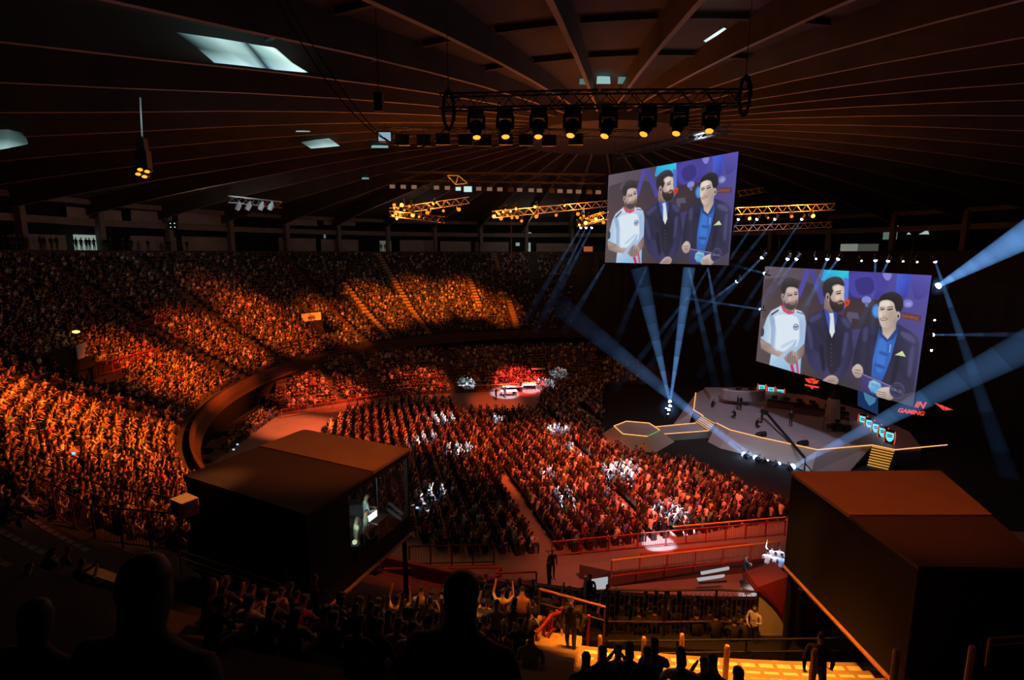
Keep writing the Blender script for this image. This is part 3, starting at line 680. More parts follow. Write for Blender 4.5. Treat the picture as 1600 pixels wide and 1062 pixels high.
EL(300, 656, 16, 14, '#8c7c80'); P([(300, 737), (322, 735), (336, 796), (314, 790)], '#cc3050'); P([(342, 712), (357, 710), (366, 803), (352, 799)], '#d0506a')
# man in the middle, dark suit, pale tie
P([(438, 385), (500, 350), (550, 325), (600, 530), (640, 365), (712, 395), (742, 440), (752, 560), (758, 640), (705, 790), (655, 860), (555, 835), (470, 760), (408, 640), (412, 530), (424, 430)], ['#322e50', '#38345a', '#3a3660', '#201c2c', '#35305a', '#302c50', '#2c2846', '#2a2644', '#2c2848', '#322e52', '#363256', '#383460', '#38345e', '#302c4e', '#2c2848', '#2e2a4a'])
P([(560, 410), (600, 560), (645, 440), (655, 650), (640, 780), (600, 810), (570, 740), (560, 560)], ['#241f30', '#1e1a28', '#241f30', '#262132', '#2a2436', '#2a2436', '#262132', '#221d2e'])
P([(545, 318), (590, 330), (630, 350), (640, 365), (640, 420), (604, 545), (566, 430)], ['#34468e', '#3f5cb8', '#3a56b0', '#2f448c', '#3a56b0', '#3048a0', '#3a56b0'])
P([(545, 330), (566, 430), (600, 560), (590, 600), (530, 480), (520, 380)], ['#2a2644', '#262240', '#1e1a2c', '#1e1a2c', '#2e2a48', '#322e50']); P([(642, 365), (640, 430), (604, 560), (612, 600), (668, 470), (676, 385)], ['#2a2644', '#262240', '#1e1a2c', '#1e1a2c', '#2a2646', '#2c284a'])
P([(586, 366), (613, 364), (618, 398), (624, 500), (604, 542), (588, 500), (592, 400)], ['#dfe4ee', '#dfe4ee', '#cfd6e6', '#e4eaf2', '#dfe6f0', '#e8eef6', '#d4dcea'])
for k in range(6): EL(600, 590 + 30 * k, 4, 4, '#4e4a66')
P([(408, 610), (450, 560), (500, 650), (596, 815), (548, 850), (440, 735)], ['#343058', '#2c284a', '#38345e', '#403c68', '#3a3660', '#34305a']); P([(750, 570), (700, 690), (636, 800), (662, 850), (720, 770), (758, 650)], ['#2c284a', '#322e54', '#3c3864', '#34305a', '#2e2a4e', '#2a2646'])
P([(425, 520), (480, 500), (520, 620), (490, 640)], '#2a2646', 1)
P([(552, 262), (620, 320), (604, 366), (575, 350), (548, 330)], ['#94786e', '#a4887c', '#7e665e', '#7a625a', '#84696 0'.replace(' ', '')])
P([(565, 215), (605, 170), (650, 150), (686, 170), (694, 215), (685, 250), (696, 285), (672, 322), (630, 342), (598, 300), (572, 270)], ['#bca298', '#dcc4b8', '#e6d0c4', '#e0c8bc', '#dcc4b8', '#dcc2b6', '#ccb0a6', '#b49a90', '#a89086', '#b49a90', '#bca298'], 1)
P([(590, 238), (604, 275), (640, 286), (664, 272), (690, 280), (694, 310), (672, 348), (632, 358), (602, 332), (588, 290)], ['#2c2224', '#3c2e2e', '#44342f', '#4a3a38', '#443434', '#302626', '#2a2022', '#261e20', '#261e20', '#2a2022'], 1); P([(648, 288), (682, 284), (680, 296), (652, 300)], '#a07068', 1)
P([(546, 240), (540, 185), (558, 130), (618, 102), (672, 112), (694, 148), (690, 170), (652, 160), (628, 176), (612, 215), (594, 244), (577, 216), (560, 246)], ['#2a2226', '#2a2226', '#362c32', '#443a44', '#403642', '#32282e', '#2c2428', '#2a2226', '#2a2226', '#2a2226', '#2a2226', '#2a2226', '#2a2226'], 1)
EL(573, 246, 13, 26, '#b4968a'); EL(575, 250, 6, 13, '#3a2e30'); P([(638, 222), (668, 216), (668, 227), (640, 233)], '#5c4844', 1); P([(634, 208), (672, 200), (672, 207), (636, 216)], '#3a2e2c'); P([(676, 222), (688, 218), (694, 262), (680, 268), (672, 258)], '#dcc0b4', 1)
P([(543, 848), (590, 815), (632, 820), (652, 852), (632, 882), (590, 880), (550, 864)], ['#b8a098', '#c8b0a6', '#c4aca2', '#b09a92', '#a48e88', '#ac968e', '#a48e88'], 1); P([(575, 845), (625, 850), (624, 856), (576, 852)], '#86706a'); P([(590, 830), (635, 838), (634, 842), (590, 836)], '#94807a')
# man on the right, blue shirt, card
P([(828, 450), (880, 440), (960, 460), (1000, 560), (1082, 440), (1180, 500), (1225, 540), (1238, 580), (1225, 700), (1196, 930), (1060, 965), (1000, 910), (890, 835), (800, 835), (752, 742), (772, 640), (800, 520)], ['#2e2a48', '#302c4c', '#2c2846', '#221e34', '#322e50', '#3c3860', '#48447 0'.replace(' ', ''), '#423e6a', '#363258', '#322e4c', '#2c2844', '#282440', '#282440', '#28243e', '#2a2642', '#2a2642', '#2a2644'])
P([(948, 478), (1000, 548), (1050, 510), (1086, 455), (1070, 540), (1030, 690), (990, 800), (962, 862), (892, 822), (902, 700), (930, 570)], ['#2c56a8', '#3468c4', '#3872d0', '#3060b8', '#3468c4', '#3a74d4', '#3468c4', '#2c58ac', '#3060b4', '#3a74d2', '#3468c4'])
P([(950, 560), (1000, 580), (975, 780), (925, 760)], '#3f7ad8', 1); P([(1025, 590), (1036, 592), (1026, 650), (1020, 648)], '#8ab0e8')
P([(946, 466), (972, 520), (1002, 552), (1052, 510), (1082, 448), (1088, 485), (1052, 552), (1000, 572), (950, 520)], ['#223c7c', '#28489 0'.replace(' ', ''), '#223c7c', '#28489 0'.replace(' ', ''), '#223c7c', '#223c7c', '#28489 0'.replace(' ', ''), '#28489 0'.replace(' ', ''), '#223c7c'])
P([(966, 450), (1072, 425), (1066, 480), (1010, 552), (975, 515)], ['#b8a090', '#a48c80', '#b8a294', '#dcc8b8', '#ccb6a6'])
P([(944, 335), (950, 290), (990, 266), (1050, 268), (1086, 318), (1092, 380), (1072, 430), (1022, 466), (975, 466), (954, 432), (944, 382)], ['#d8c4b0', '#e4d2c0', '#ecdccc', '#e6d4c4', '#c8b2a4', '#b09a8e', '#a8948a', '#c4ae a0'.replace(' ', ''), '#d8c4b4', '#dccab8', '#e0ceba'], 1)
P([(940, 320), (952, 255), (1000, 220), (1060, 214), (1112, 248), (1122, 310), (1104, 352), (1082, 362), (1064, 332), (1054, 292), (1020, 272), (978, 274), (956, 290)], ['#1c181e', '#201b22', '#2c262e', '#302a34', '#28222a', '#1e1a20', '#1c181e', '#1c181e', '#1c181e', '#1c181e', '#1c181e', '#1c181e', '#1c181e'], 1)
EL(1086, 382, 14, 30, '#c4aea2'); EL(1086, 388, 6, 13, '#2a2630'); P([(958, 336), (986, 330), (986, 339), (962, 344)], '#584648', 1); P([(1008, 336), (1046, 331), (1046, 341), (1012, 346)], '#584648', 1); P([(954, 324), (988, 316), (988, 322), (956, 330)], '#352a2c'); P([(1006, 320), (1050, 316), (1050, 322), (1008, 326)], '#352a2c'); P([(984, 340), (1002, 386), (986, 398), (972, 388)], ['#e8d8c8', '#ccb4a4', '#b8a090', '#d0baa8'], 1); P([(956, 404), (1004, 398), (1006, 414), (966, 420)], '#a06a66', 1); P([(960, 407), (1000, 403), (1000, 409), (964, 413)], '#e8dcd4')
P([(1062, 666), (1116, 638), (1141, 679)], ['#c8d49a', '#e8f0b8', '#d4dea4'])
P([(808, 540), (850, 470), (880, 620), (836, 770), (756, 745), (772, 640)], ['#28243e', '#302c4a', '#2a2642', '#322e4c', '#26223a', '#24203a'])
P([(753, 770), (790, 733), (822, 750), (832, 792), (812, 828), (775, 822)], ['#c4aea4', '#dcc8bc', '#d4beb2', '#bca69c', '#a8948c', '#b09a92'], 1); P([(775, 770), (815, 776), (814, 782), (776, 778)], '#8a7470'); P([(772, 790), (812, 798), (810, 804), (774, 798)], '#8a7470')
P([(826, 800), (1042, 892), (1005, 962), (816, 932)], ['#4a4080', '#54488c', '#403670', '#3a3266']); P([(826, 800), (1042, 892), (1040, 898), (825, 806)], '#8a80b4')
P([(880, 858), (908, 848), (958, 872), (968, 910), (928, 946), (890, 930), (872, 895)], ['#8cc8e4', '#9cd4ec', '#88c4e4', '#5ea4dc', '#4a94dc', '#4ea0e0', '#84c0e0']); P([(896, 905), (946, 915), (926, 940)], '#58b4f0', 1)
P([(928, 932), (970, 903), (1040, 903), (1062, 950), (1032, 992), (982, 998), (945, 978)], ['#c8b4ac', '#dcccc4', '#dccac0', '#c4b0a8', '#a49088', '#ac9890', '#c0aca4'], 1)
for k in range(4): P([(932 + k * 6, 926 + k * 18), (1000, 938 + k * 14), (1000, 943 + k * 14), (934 + k * 6, 931 + k * 18)], '#8a7670')
for rr, cc in ((54, '#5c5680'), (48, '#342f50'), (36, '#4c4770'), (31, '#322d4c')): EL(1078, 922, rr, rr * 1.05, cc, 20)
# soft folds, highlights and shades over the figures
for pts, c in (([(180, 470), (200, 470), (192, 600), (178, 600)], '#a8bfe0'), ([(380, 420), (400, 430), (396, 560), (382, 560)], '#aac2e4'), ([(220, 690), (320, 600), (326, 612), (240, 705)], '#b4cae8'), ([(250, 600), (330, 560), (330, 568), (256, 612)], '#c0d4ee'),
        ([(450, 400), (520, 372), (530, 390), (462, 430)], '#47426c'), ([(680, 400), (730, 420), (738, 470), (700, 450)], '#46416c'), ([(430, 470), (450, 470), (470, 600), (452, 610)], '#433e68'), ([(700, 520), (730, 520), (700, 660), (676, 660)], '#443f6c'), ([(520, 620), (545, 600), (560, 760), (540, 770)], '#1e1a2e'), ([(660, 560), (690, 540), (670, 720), (650, 740)], '#221e36'),
        ([(1110, 500), (1190, 530), (1210, 580), (1130, 540)], '#56517c'), ([(1180, 620), (1205, 620), (1180, 800), (1160, 800)], '#4e4a74'), ([(1070, 700), (1100, 690), (1060, 860), (1036, 860)], '#221e34'), ([(840, 480), (870, 474), (860, 560), (836, 560)], '#45406a'), ([(960, 640), (1010, 660), (1006, 672), (956, 654)], '#2850a4'), ([(930, 730), (985, 750), (980, 764), (926, 744)], '#264c9c'),
        ([(290, 190), (325, 186), (330, 215), (296, 220)], '#dcc4ba'), ([(300, 250), (315, 250), (312, 275), (298, 275)], '#d8beb4'), ([(620, 175), (660, 165), (668, 195), (630, 202)], '#f0dcd0'), ([(640, 240), (664, 238), (662, 262), (640, 264)], '#e8d0c4'), ([(965, 285), (1020, 280), (1024, 310), (966, 316)], '#f2e4d6'), ([(1030, 360), (1066, 356), (1056, 410), (1026, 412)], '#bca698'), ([(956, 360), (972, 356), (972, 386), (956, 390)], '#ecdcca')):
    P(pts, c, 1, 14)
def outward(pts, w):
    q = [np.array(p, float) for p in pts]; n = len(q); A = sum(q[i][0] * q[(i + 1) % n][1] - q[(i + 1) % n][0] * q[i][1] for i in range(n)); sg = 1 if A > 0 else -1; o = []
    for i in range(n):
        a = q[i] - q[i - 1]; b = q[(i + 1) % n] - q[i]; t = a / (np.linalg.norm(a) + 1e-6) + b / (np.linalg.norm(b) + 1e-6); l = np.linalg.norm(t)
        nn = np.array([t[1], -t[0]]) / l * sg if l > .3 else np.zeros(2); o.append(tuple(q[i] + nn * w))
    return o, abs(A) / 2
def spline(pts, cols):
    o, oc = [], []; n = len(pts)
    for i in range(n):
        p0, p1, p2, p3 = [np.array(pts[(i + k) % n], float) for k in (-1, 0, 1, 2)]
        for t in (0, 1 / 3, 2 / 3):
            q = .5 * (2 * p1 + (p2 - p0) * t + (2 * p0 - 5 * p1 + 4 * p2 - p3) * t * t + (3 * p1 - p0 - 3 * p2 + p3) * t ** 3)
            o.append(tuple(q)); oc.append(cols[i] * (1 - t) + cols[(i + 1) % n] * t)
    return o, oc
M_pic = attr_mat('screen_picture', strength=1.0)
def clip01(u): return min(1, max(0, u))
def big_screen(c, depth, label, gain, hang):
    q = quad3d(c, depth); TL, TR, BR, BL = q; U = TR - TL; W = BL - TL; nrm = U.cross(W).normalized()
    if nrm.dot(V((0, 0, EYE)) - TL) < 0: nrm = -nrm
    ctr = (TL + BR) / 2; root = thing('projection_screen', label, 'screen', ctr)
    mb = MB(); e = .004
    mb.extrude([p - ctr - nrm * .06 for p in q], -nrm * .12, M_black); mb.build('screen_frame', root)
    vs, fs, cs = [], [], []
    for i, (pts, c_, s, fe) in enumerate(PICS):
        cl = [np.array(lin(x)) for x in ([c_] * len(pts) if isinstance(c_, str) else c_)]
        if s: pts, cl = spline(pts, cl)
        area = outward(pts, 1)[1]; fw = 0 if i < 2 else (fe or min(7, max(1.5, .09 * sqrt(area)))); n0 = len(vs); m = len(pts)
        inner = outward(pts, -fw * .5)[0] if fw else pts
        rings = [(inner, 1.0)] + ([(outward(pts, fw * .8)[0], 0.0)] if fw else [])
        for rp, al in rings:
            for p, k in zip(rp, cl):
                u, v_ = uv(p); u, v_ = clip01(u), clip01(v_); k2 = k * .9 + .014
                vs.append(TL + U * u + W * v_ - ctr + nrm * (.002 + i * .0012)); cs += [*(k2 * gain), al]
        fs.append(list(range(n0, n0 + m)))
        if fw: fs += [[n0 + j, n0 + (j + 1) % m, n0 + m + (j + 1) % m, n0 + m + j] for j in range(m)]
    me = bpy.data.meshes.new('screen_picture'); me.from_pydata([tuple(v) for v in vs], [], fs)
    at = me.attributes.new('tint', 'FLOAT_COLOR', 'POINT'); at.data.foreach_set('color', cs); me.materials.append(M_pic)
    o = bpy.data.objects.new('screen_picture', me); col.objects.link(o); o.parent = root
    off = .002 + len(PICS) * .0012 + .004
    def words(body, px, py, hgt, m, ang):
        u, v_ = uv((px, py)); t = text(body, hgt * W.length, m, depth=0); t.parent = root
        xa = U.normalized(); za = nrm; ya = za.cross(xa)
        R = Matrix((xa, ya, za)).transposed() @ Matrix.Rotation(ang, 3, 'Z'); t.matrix_local = Matrix.Translation(TL + U * u + W * v_ - ctr + nrm * off) @ R.to_4x4()
    words('GAMING', 1175, 395, .035, emit('screen_word', lin('#b4622e'), 1), -.06); words('CBLOL', 917, 882, .026, emit('screen_word_blue', lin('#285a9c'), 1), -.12); words('CBLOL', 1078, 922, .03, emit('screen_word_grey', lin('#8884ac'), 1), -.06)
    mb = MB()
    for f_ in hang: 
        p = TL.lerp(TR, f_); mb.bar(p - ctr, p - ctr + V((0, 0, 3.0)), .02, M_black)
    mb.build('hanging_wire', root); return q
SC_R = big_screen([(1195.6, 416), (1455.9, 430.1), (1426.7, 635.3), (1181.3, 563.8)], 49, 'large lower projection screen above the stage showing three men', .95, (.1, .9))
SC_L = big_screen([(951, 273.5), (1154, 236.6), (1138.5, 414.3), (945.2, 409.9)], 47, 'large upper projection screen hanging left of the stage showing three men', .95, (.05, .8))
for q in (SC_L, SC_R): print('screen', [tuple(round(x, 1) for x in p) for p in q], (q[1] - q[0]).length, (q[3] - q[0]).length)

# ------------------------------------------------------------------ stage
ZS = 1.5
def S(px, py, z=ZS): return PZ(px, py, z)
front = [S(*p) for p in ((1087, 614), (1083.8, 640.6), (1098.7, 650), (1119, 661), (1140, 671.7), (1189, 684), (1254, 698), (1276.9, 703.2), (1363, 695.7), (1398.7, 703.2))]
back = [S(1440, 699), V((39.5, 52, ZS)), V((39.5, 60, ZS)), V((37, 66, ZS)), V((31, 69.5, ZS)), V((26, 70, ZS))]
mb = MB(); out = front + back
mb.prism([(p.x, p.y) for p in out], .0, ZS, M_skirt, M_stage)
stg = mb.build('stage'); tag(stg, 'wide grey show stage with angled front edge under the lower screen', 'stage')
mb = MB()          # sloped skirt in front of the stage
low = [PZ(*p, .02) for p in ((1050, 664), (1104, 686), (1125, 700), (1180, 714), (1237, 727), (1267, 739), (1327, 737))]
upi = [1, 3, 4, 5, 6, 7, 8]; ups = [front[i] - V((0, 0, .03)) for i in upi]
mb.add([PZ(1052, 663, .02), PZ(1076, 664, .02), front[1] - V((0, 0, .03)), front[0] - V((0, 0, .03))], [[0, 1, 2, 3]], M_skirt)
low[1] = PZ(1106, 690, .02); ups[1] = PZ(1119.5, 662, ZS - .03)
for i in range(1, len(low) - 1): mb.add([low[i], low[i + 1], ups[i + 1], ups[i]], [[0, 1, 2, 3]], M_skirt)
sk = mb.build('skirt_panel', stg)
sk.parent = stg
for a, b in [(front[i], front[j]) for i, j in ((0, 1), (1, 2), (3, 4), (4, 5), (5, 6), (6, 7), (7, 8), (8, 9))] + [(front[9], S(1480, 695.5))]:
    mb = MB(); mb.bar(a + V((0, 0, .05)), b + V((0, 0, .05)), .045, E_led); mb.build('edge_light', stg)
def stair(c4, n, label, zt, zb):
    """c4: top-left, top-right, bottom-right, bottom-left in the photograph"""
    a, b = PZ(*c4[0], zt), PZ(*c4[1], zt); c, d = PZ(*c4[2], zb), PZ(*c4[3], zb)
    o = a; root = thing('lit_staircase', label, 'stairs', o); mb = MB(); ld = MB()
    for k in range(n):
        t0, t1 = k / n, (k + 1) / n; z = zt + (zb - zt) * t0
        q = [a.lerp(d, t0), b.lerp(c, t0), b.lerp(c, t1), a.lerp(d, t1)]
        mb.extrude([V((p.x, p.y, z - .02)) - o for p in q], (0, 0, -max(.05, z - .04)), M_skirt)
        ld.bar(V((q[3].x, q[3].y, z)) - o, V((q[2].x, q[2].y, z)) - o, .035, E_ledy)
    mb.build('step', root); ld.build('step_light', root)
stair([(1363, 696), (1398.7, 703.5), (1387.5, 736), (1354.8, 728.5)], 8, 'staircase of glowing amber step edges at the right end of the stage', ZS, .1)
stair([(1099, 650), (1119, 661), (1108, 674), (1087, 660)], 5, 'small amber-lit staircase between the stage and the walkway', ZS, .75)
mb = MB(); q_ = [PZ(*p, 0) for p in ((930, 560), (938, 690), (1010, 718), (1120, 745), (1236, 796), (1240, 830), (1700, 830), (1700, 640), (1450, 600), (1200, 575))]
mb.prism([(p.x, p.y) for p in q_], 0, .012, M_clothshade); tag(mb.build('floor_carpet'), 'black carpet on the floor around the stage and podium', 'carpet')
# runway and six-sided podium
ZR = .75
mb = MB(); wq = [PZ(*p, ZR) for p in ((1024, 667), (1087.5, 661), (1110, 673), (1036, 678.5))]
mb.prism([(p.x, p.y) for p in wq], 0, ZR, M_skirt, M_stage); rw = mb.build('runway'); tag(rw, 'low walkway with amber edge lines from the podium to the stage stairs', 'walkway')
for a, b in ((0, 1), (2, 3)): mb = MB(); mb.bar(wq[a] + V((0, 0, .04)), wq[b] + V((0, 0, .04)), .04, E_led); mb.build('edge_light', rw)
hexp = [(959.3, 665.7), (978.7, 658.2), (1014.4, 661.2), (1031.2, 672.5), (1011.7, 681.9), (973.1, 678.1)]; ht = [PZ(*p, 1.2) for p in hexp]; hc = sum(ht, V()) / 6
basep = [(937, 680), (970, 661), (1020, 663), (1054, 690), (1024, 707), (962, 702)]; hb = [PZ(*p, .02) for p in basep]
mb = MB(); mb.add(ht, [list(range(6))], M_stage); mb.add(ht + hb, [[i, 6 + i, 6 + (i + 1) % 6, (i + 1) % 6] for i in range(6)], M_skirt); pod = mb.build('podium'); tag(pod, 'six-sided sloping podium with a glowing amber top edge', 'podium')
for i in range(6): mb = MB(); mb.bar(ht[i] + V((0, 0, .04)), ht[(i + 1) % 6] + V((0, 0, .04)), .04, E_led if i != 3 else emit('led_green', (.35, .9, .25), .5)); mb.build('edge_light', pod)
# curtain behind the stage
cp = [(13.4, 84, 18.3), (24, 84, 18.3), (34, 76, 18.0), (42, 68, 17.5), (46.5, 56, 16.5), (47, 40, 15), (44, 32, 14)]; mb = MB()
for i in range(len(cp) - 1):
    a, b = cp[i], cp[i + 1]; m = 14
    for k in range(m):
        u0, u1 = k / m, (k + 1) / m; w0, w1 = (.15 if k % 2 else -.15), (-.15 if k % 2 else .15)
        f = lambda u, w_: (a[0] + (b[0] - a[0]) * u + w_, a[1] + (b[1] - a[1]) * u + w_)
        p, q = f(u0, w0), f(u1, w1); z0, z1 = a[2] + (b[2] - a[2]) * u0, a[2] + (b[2] - a[2]) * u1
        mb.quad((*p, 0), (*q, 0), (*q, z1), (*p, z0), M_clothshade)
cur = mb.build('stage_curtain'); tag(cur, 'tall black curtain hanging behind the stage and screens', 'curtain')
# raised back deck, desks, instrument clusters
def obox(mb, px, py, z, dims, m, rz=0.0, o=V()): mb.box(PZ(px, py, z) + V((0, 0, dims[2] / 2)) - o, dims, m, rz)
mb = MB(); rp = [S(1110, 625), S(1143, 628), S(1175, 633), S(1210, 636), S(1228, 622), S(1195, 612), S(1100, 611.5)]
mb.prism([(p.x, p.y) for p in rp], ZS, ZS + .55, M_stage, M_stage); tag(mb.build('riser'), 'low pale riser along the back left of the stage', 'riser')
o = S(1160, 622, ZS + .55); root = thing('commentary_desk', 'pale curved desk with two dark monitors on the riser', 'desk', o); mb = MB()
arc = [(2.6 * cos(t), 1.5 * sin(t)) for t in [pi + k * pi / 8 for k in range(9)]]; ia = [(x * .75, y * .75) for x, y in arc][::-1]
mb.prism(arc + ia, 0, 1.15, M_stage, M_white); mb.build('desk_body', root)
for x in (-.9, .6):
    mb = MB(); mb.box((x, -.9, 1.45), (.7, .08, .45), M_black); mb.bar((x, -.85, 1.1), (x, -.85, 1.35), .04, M_black); mb.build('monitor', root)
for (x0, y0, nn, lab) in ((1238, 640, 4, 'long dark player desk with monitors below the lower screen'), (1282, 650, 4, 'second dark player desk beside the equipment, right of the long desk')):
    o = S(x0, y0); root = thing('player_desk', lab, 'desk', o, -.55); mb = MB(); mb.box((0, 0, .75), (5.2, .9, .06), M_black); mb.box((0, -.4, .4), (5.2, .06, .75), mat('desk_front', (.10, .06, .06), .6)); mb.build('desk_top', root)
    for s in (-1, 1):
        mb = MB(); mb.box((s * 2.5, 0, .37), (.08, .8, .72), M_black); mb.build('leg', root)
    for k in range(nn):
        mb = MB(); x = -1.9 + k * 1.27; mb.box((x, .1, 1.15), (.62, .05, .4), M_black); mb.bar((x, .12, .78), (x, .12, 1.0), .03, M_black); mb.build('monitor', root)
o = S(1308, 672); root = thing('drum_kit', 'dark cluster of drums and cymbal stands at the right of the stage', 'drums', o); mb = MB()
for (x, y, r, h, z) in ((0, 0, .55, .5, .45), (-.9, -.3, .35, .4, .5), (.8, -.4, .4, .5, .4), (.3, .5, .25, .3, .8)):
    d = MB(); d.lathe((x, y, z - h / 2), (0, .2, 1), [(0, r * .96), (.04, r), (h - .04, r), (h, r * .96)], M_black, 14)
    for q in (-1, 1): d.bar((x + q * r * .8, y, z - h / 2), (x + q * r, y, 0), .03, M_black)
    d.build('drum', root)
for (x, y) in ((-1.2, .3), (1.2, .2), (.2, -1)):
    d = MB(); d.bar((x, y, 0), (x, y, 1.3), .03, M_black); d.lathe((x, y, 1.3), (.2, 0, 1), [(0, .38), (.03, .2), (.05, .04)], M_truss, 14); d.build('cymbal_stand', root)
# a tall white plinth with a dark top behind the instruments
o = S(1300, 655); root = thing('trophy_stand', 'tall pale column-shaped stand behind the drums', 'stand', o); mb = MB(); mb.lathe((0, 0, 0), (0, 0, 1), [(0, .7), (.1, .75), (2.2, .6), (2.3, .55)], M_skirt, 16); mb.build('column_body', root); mb = MB(); mb.lathe((0, 0, 2.3), (0, 0, 1), [(0, .3), (.2, .45), (.5, .5), (.8, .35), (1.0, .1)], M_black, 16); mb.build('cup', root)
# crescent rows of LED panels with shields
def shield_panel(c, w_, h, nrm, label, group):
    root = thing('led_panel', label, 'screen panel', c, atan2(nrm.y, nrm.x) + pi / 2, group)
    mb = MB(); mb.box((0, 0, 0), (w_, .15, h * 1.25), M_black); mb.build('panel_case', root)
    mb = MB(); sh = [(-.36, .42), (.36, .42), (.36, -.1), (.2, -.38), (0, -.48), (-.2, -.38), (-.36, -.1)]
    mb.extrude([(x * w_, -.09, z * h) for x, z in sh], (0, -.02, 0), E_cyan); s = mb.build('shield_emblem', root)
    mb = MB(); 
    for z in (.18, .02): mb.box((0, -.125, z * h), (w_ * .45, .01, h * .09), mat('emblem_dark', (.01, .12, .16), .6))
    mb.build('emblem_mark', s)
    for sx in (-1, 1):
        mb = MB(); pts = [(sx * w_ * (.44 + .05 * (1 - (t / 3) ** 2)), -.1, t / 3 * h * .6) for t in range(-3, 4)]
        for a, b in zip(pts, pts[1:]): mb.bar(a, b, .05, E_red)
        mb.build('bracket_light', root)
pr_ = [(1349, 656), (1359.5, 662.5), (1370, 669), (1380.5, 675.5), (1391, 682)]; ns = ['first', 'second', 'third', 'fourth', 'fifth']
for k, p in enumerate(pr_): shield_panel(PD(*p, 55 - k * 1.6), .95, 1.0, V((-.85, -.5, 0)), '%s cyan shield panel from the left of the five by the stage stairs' % ns[k], 'row of five shield panels')
for k, p in enumerate(((1190, 605.5), (1204.5, 609), (1219, 612.5))): shield_panel(PD(*p, 66), 1.0, .85, V((-.3, -.95, 0)), '%s cyan shield panel from the left in the row of three behind the desk' % ns[k], 'row of three shield panels')
# red emblem, blue shield and red words on the backdrop
mb = MB(); o = PD(1269, 598, 66)
def rel(px, py, d=66): return PD(px, py, d) - o
for pts in ([(1258, 591), (1264, 592), (1269, 597.5), (1266, 599), (1261, 596)], [(1280, 594), (1274, 594.5), (1269.5, 598), (1271, 600), (1277, 599)], [(1264, 590.5), (1275, 592), (1270, 596)]): mb.extrude([rel(*p) for p in pts], (0, .1, 0), E_red)
mb.extrude([rel(*p) for p in ((1258, 600), (1280, 604), (1279, 606.5), (1258, 602.5))], (0, .1, 0), E_red); mb.extrude([rel(*p) for p in ((1266, 604.5), (1272, 605.5), (1269, 608))], (0, .1, 0), E_red)
s = mb.build('emblem_sign'); s.location = o; tag(s, 'red winged emblem with a bar glowing on the backdrop below the lower screen', 'sign')
o = PD(1360, 620, 58); root = thing('shield_banner', 'dark blue banner with a cyan shield under the lower screen', 'banner', o); 
mb = MB(); mb.extrude([PD(*p, 58) - o for p in ((1341, 600), (1372, 612), (1372, 648), (1341, 634))], (0, .1, 0), emit('banner_blue', (.02, .06, .2), .5)); mb.build('banner_cloth', root)
mb = MB(); mb.extrude([PD(*p, 57.8) - o for p in ((1349, 612), (1369, 622), (1367, 629), (1358.5, 634), (1352, 624))], (0, .02, 0), emit('banner_shield', (.10, .33, .6), .6)); mb.build('shield_emblem', root)
for body, px, py, sz, d, lab in (('iN', 1437, 632.5, .85, 50, 'red glowing letters iN at the right end of the stage backdrop'), ('GAMING', 1423, 643.5, .56, 49.9, 'red glowing word GAMING under the letters iN')):
    t = text(body, sz, E_red, 'letter_sign', .03, .025, .25); t.location = PD(px, py, d); xa = V((.97, -.25, -.10)).normalized(); za = V((-.2, -.95, .1)); ya = za.cross(xa).normalized(); za = xa.cross(ya)
    t.rotation_euler = Matrix((xa, ya, za)).transposed().to_euler(); tag(t, lab, 'sign')
mb = MB(); o = PD(1475, 634, 49)
mb.extrude([PD(*p, 49) - o for p in ((1462, 630), (1475, 634), (1475, 641))], (0, .1, 0), E_red); mb.extrude([PD(*p, 49) - o for p in ((1477, 635), (1489, 640), (1477, 641))], (0, .1, 0), E_red)
s = mb.build('emblem_sign'); s.location = o; tag(s, 'red wedge-shaped emblem right of the word GAMING', 'sign')
# wedge loudspeakers on the stage edge
for (px, py, lab) in ((1189, 681, 'black wedge loudspeaker on the stage edge nearest the crane'), (1254, 695, 'black wedge loudspeaker on the stage edge at the foot of the crane arm')):
    o = S(px, py); root = thing('wedge_speaker', lab, 'loudspeaker', o, .3); mb = MB(); mb.extrude([(-.4, -.3, 0), (-.4, .3, 0), (-.4, .3, .25), (-.4, -.1, .5), (-.4, -.3, .4)], (.8, 0, 0), M_black); mb.build('cabinet_body', root); mb = MB(); mb.lathe((0, .12, .38), (0, .5, .6), [(0, .16), (.02, .14)], mat('speaker_cone', (.05, .05, .06), .4), 14); mb.build('speaker_cone', root)
# camera crane
base, tip = PZ(1256, 738, .0) + V((0, 0, 1.3)), PD(1196, 643, 55.5); root = thing('camera_crane', 'long dark camera crane arm reaching from the floor over the stage', 'camera crane', PZ(1256, 738, 0)); o = root.location
mb = MB(); mb.bar(base - o, tip - o, .13, M_black); mb.build('arm', root); mb = MB(); mb.bar(base - o, V((0, 0, 0)), .1, M_black)
for k in range(3): mb.bar(base - o - V((0, 0, .4)), V((.8 * cos(k * 2.1), .8 * sin(k * 2.1), 0)), .05, M_black)
mb.build('tripod', root); mb = MB(); mb.box(tip - o - V((0, 0, .1)), (.4, .6, .35), M_black); mb.bar(tip - o + V((0, -.3, -.1)), tip - o + V((0, -.55, -.12)), .1, M_black, 10); mb.build('camera_head', root)
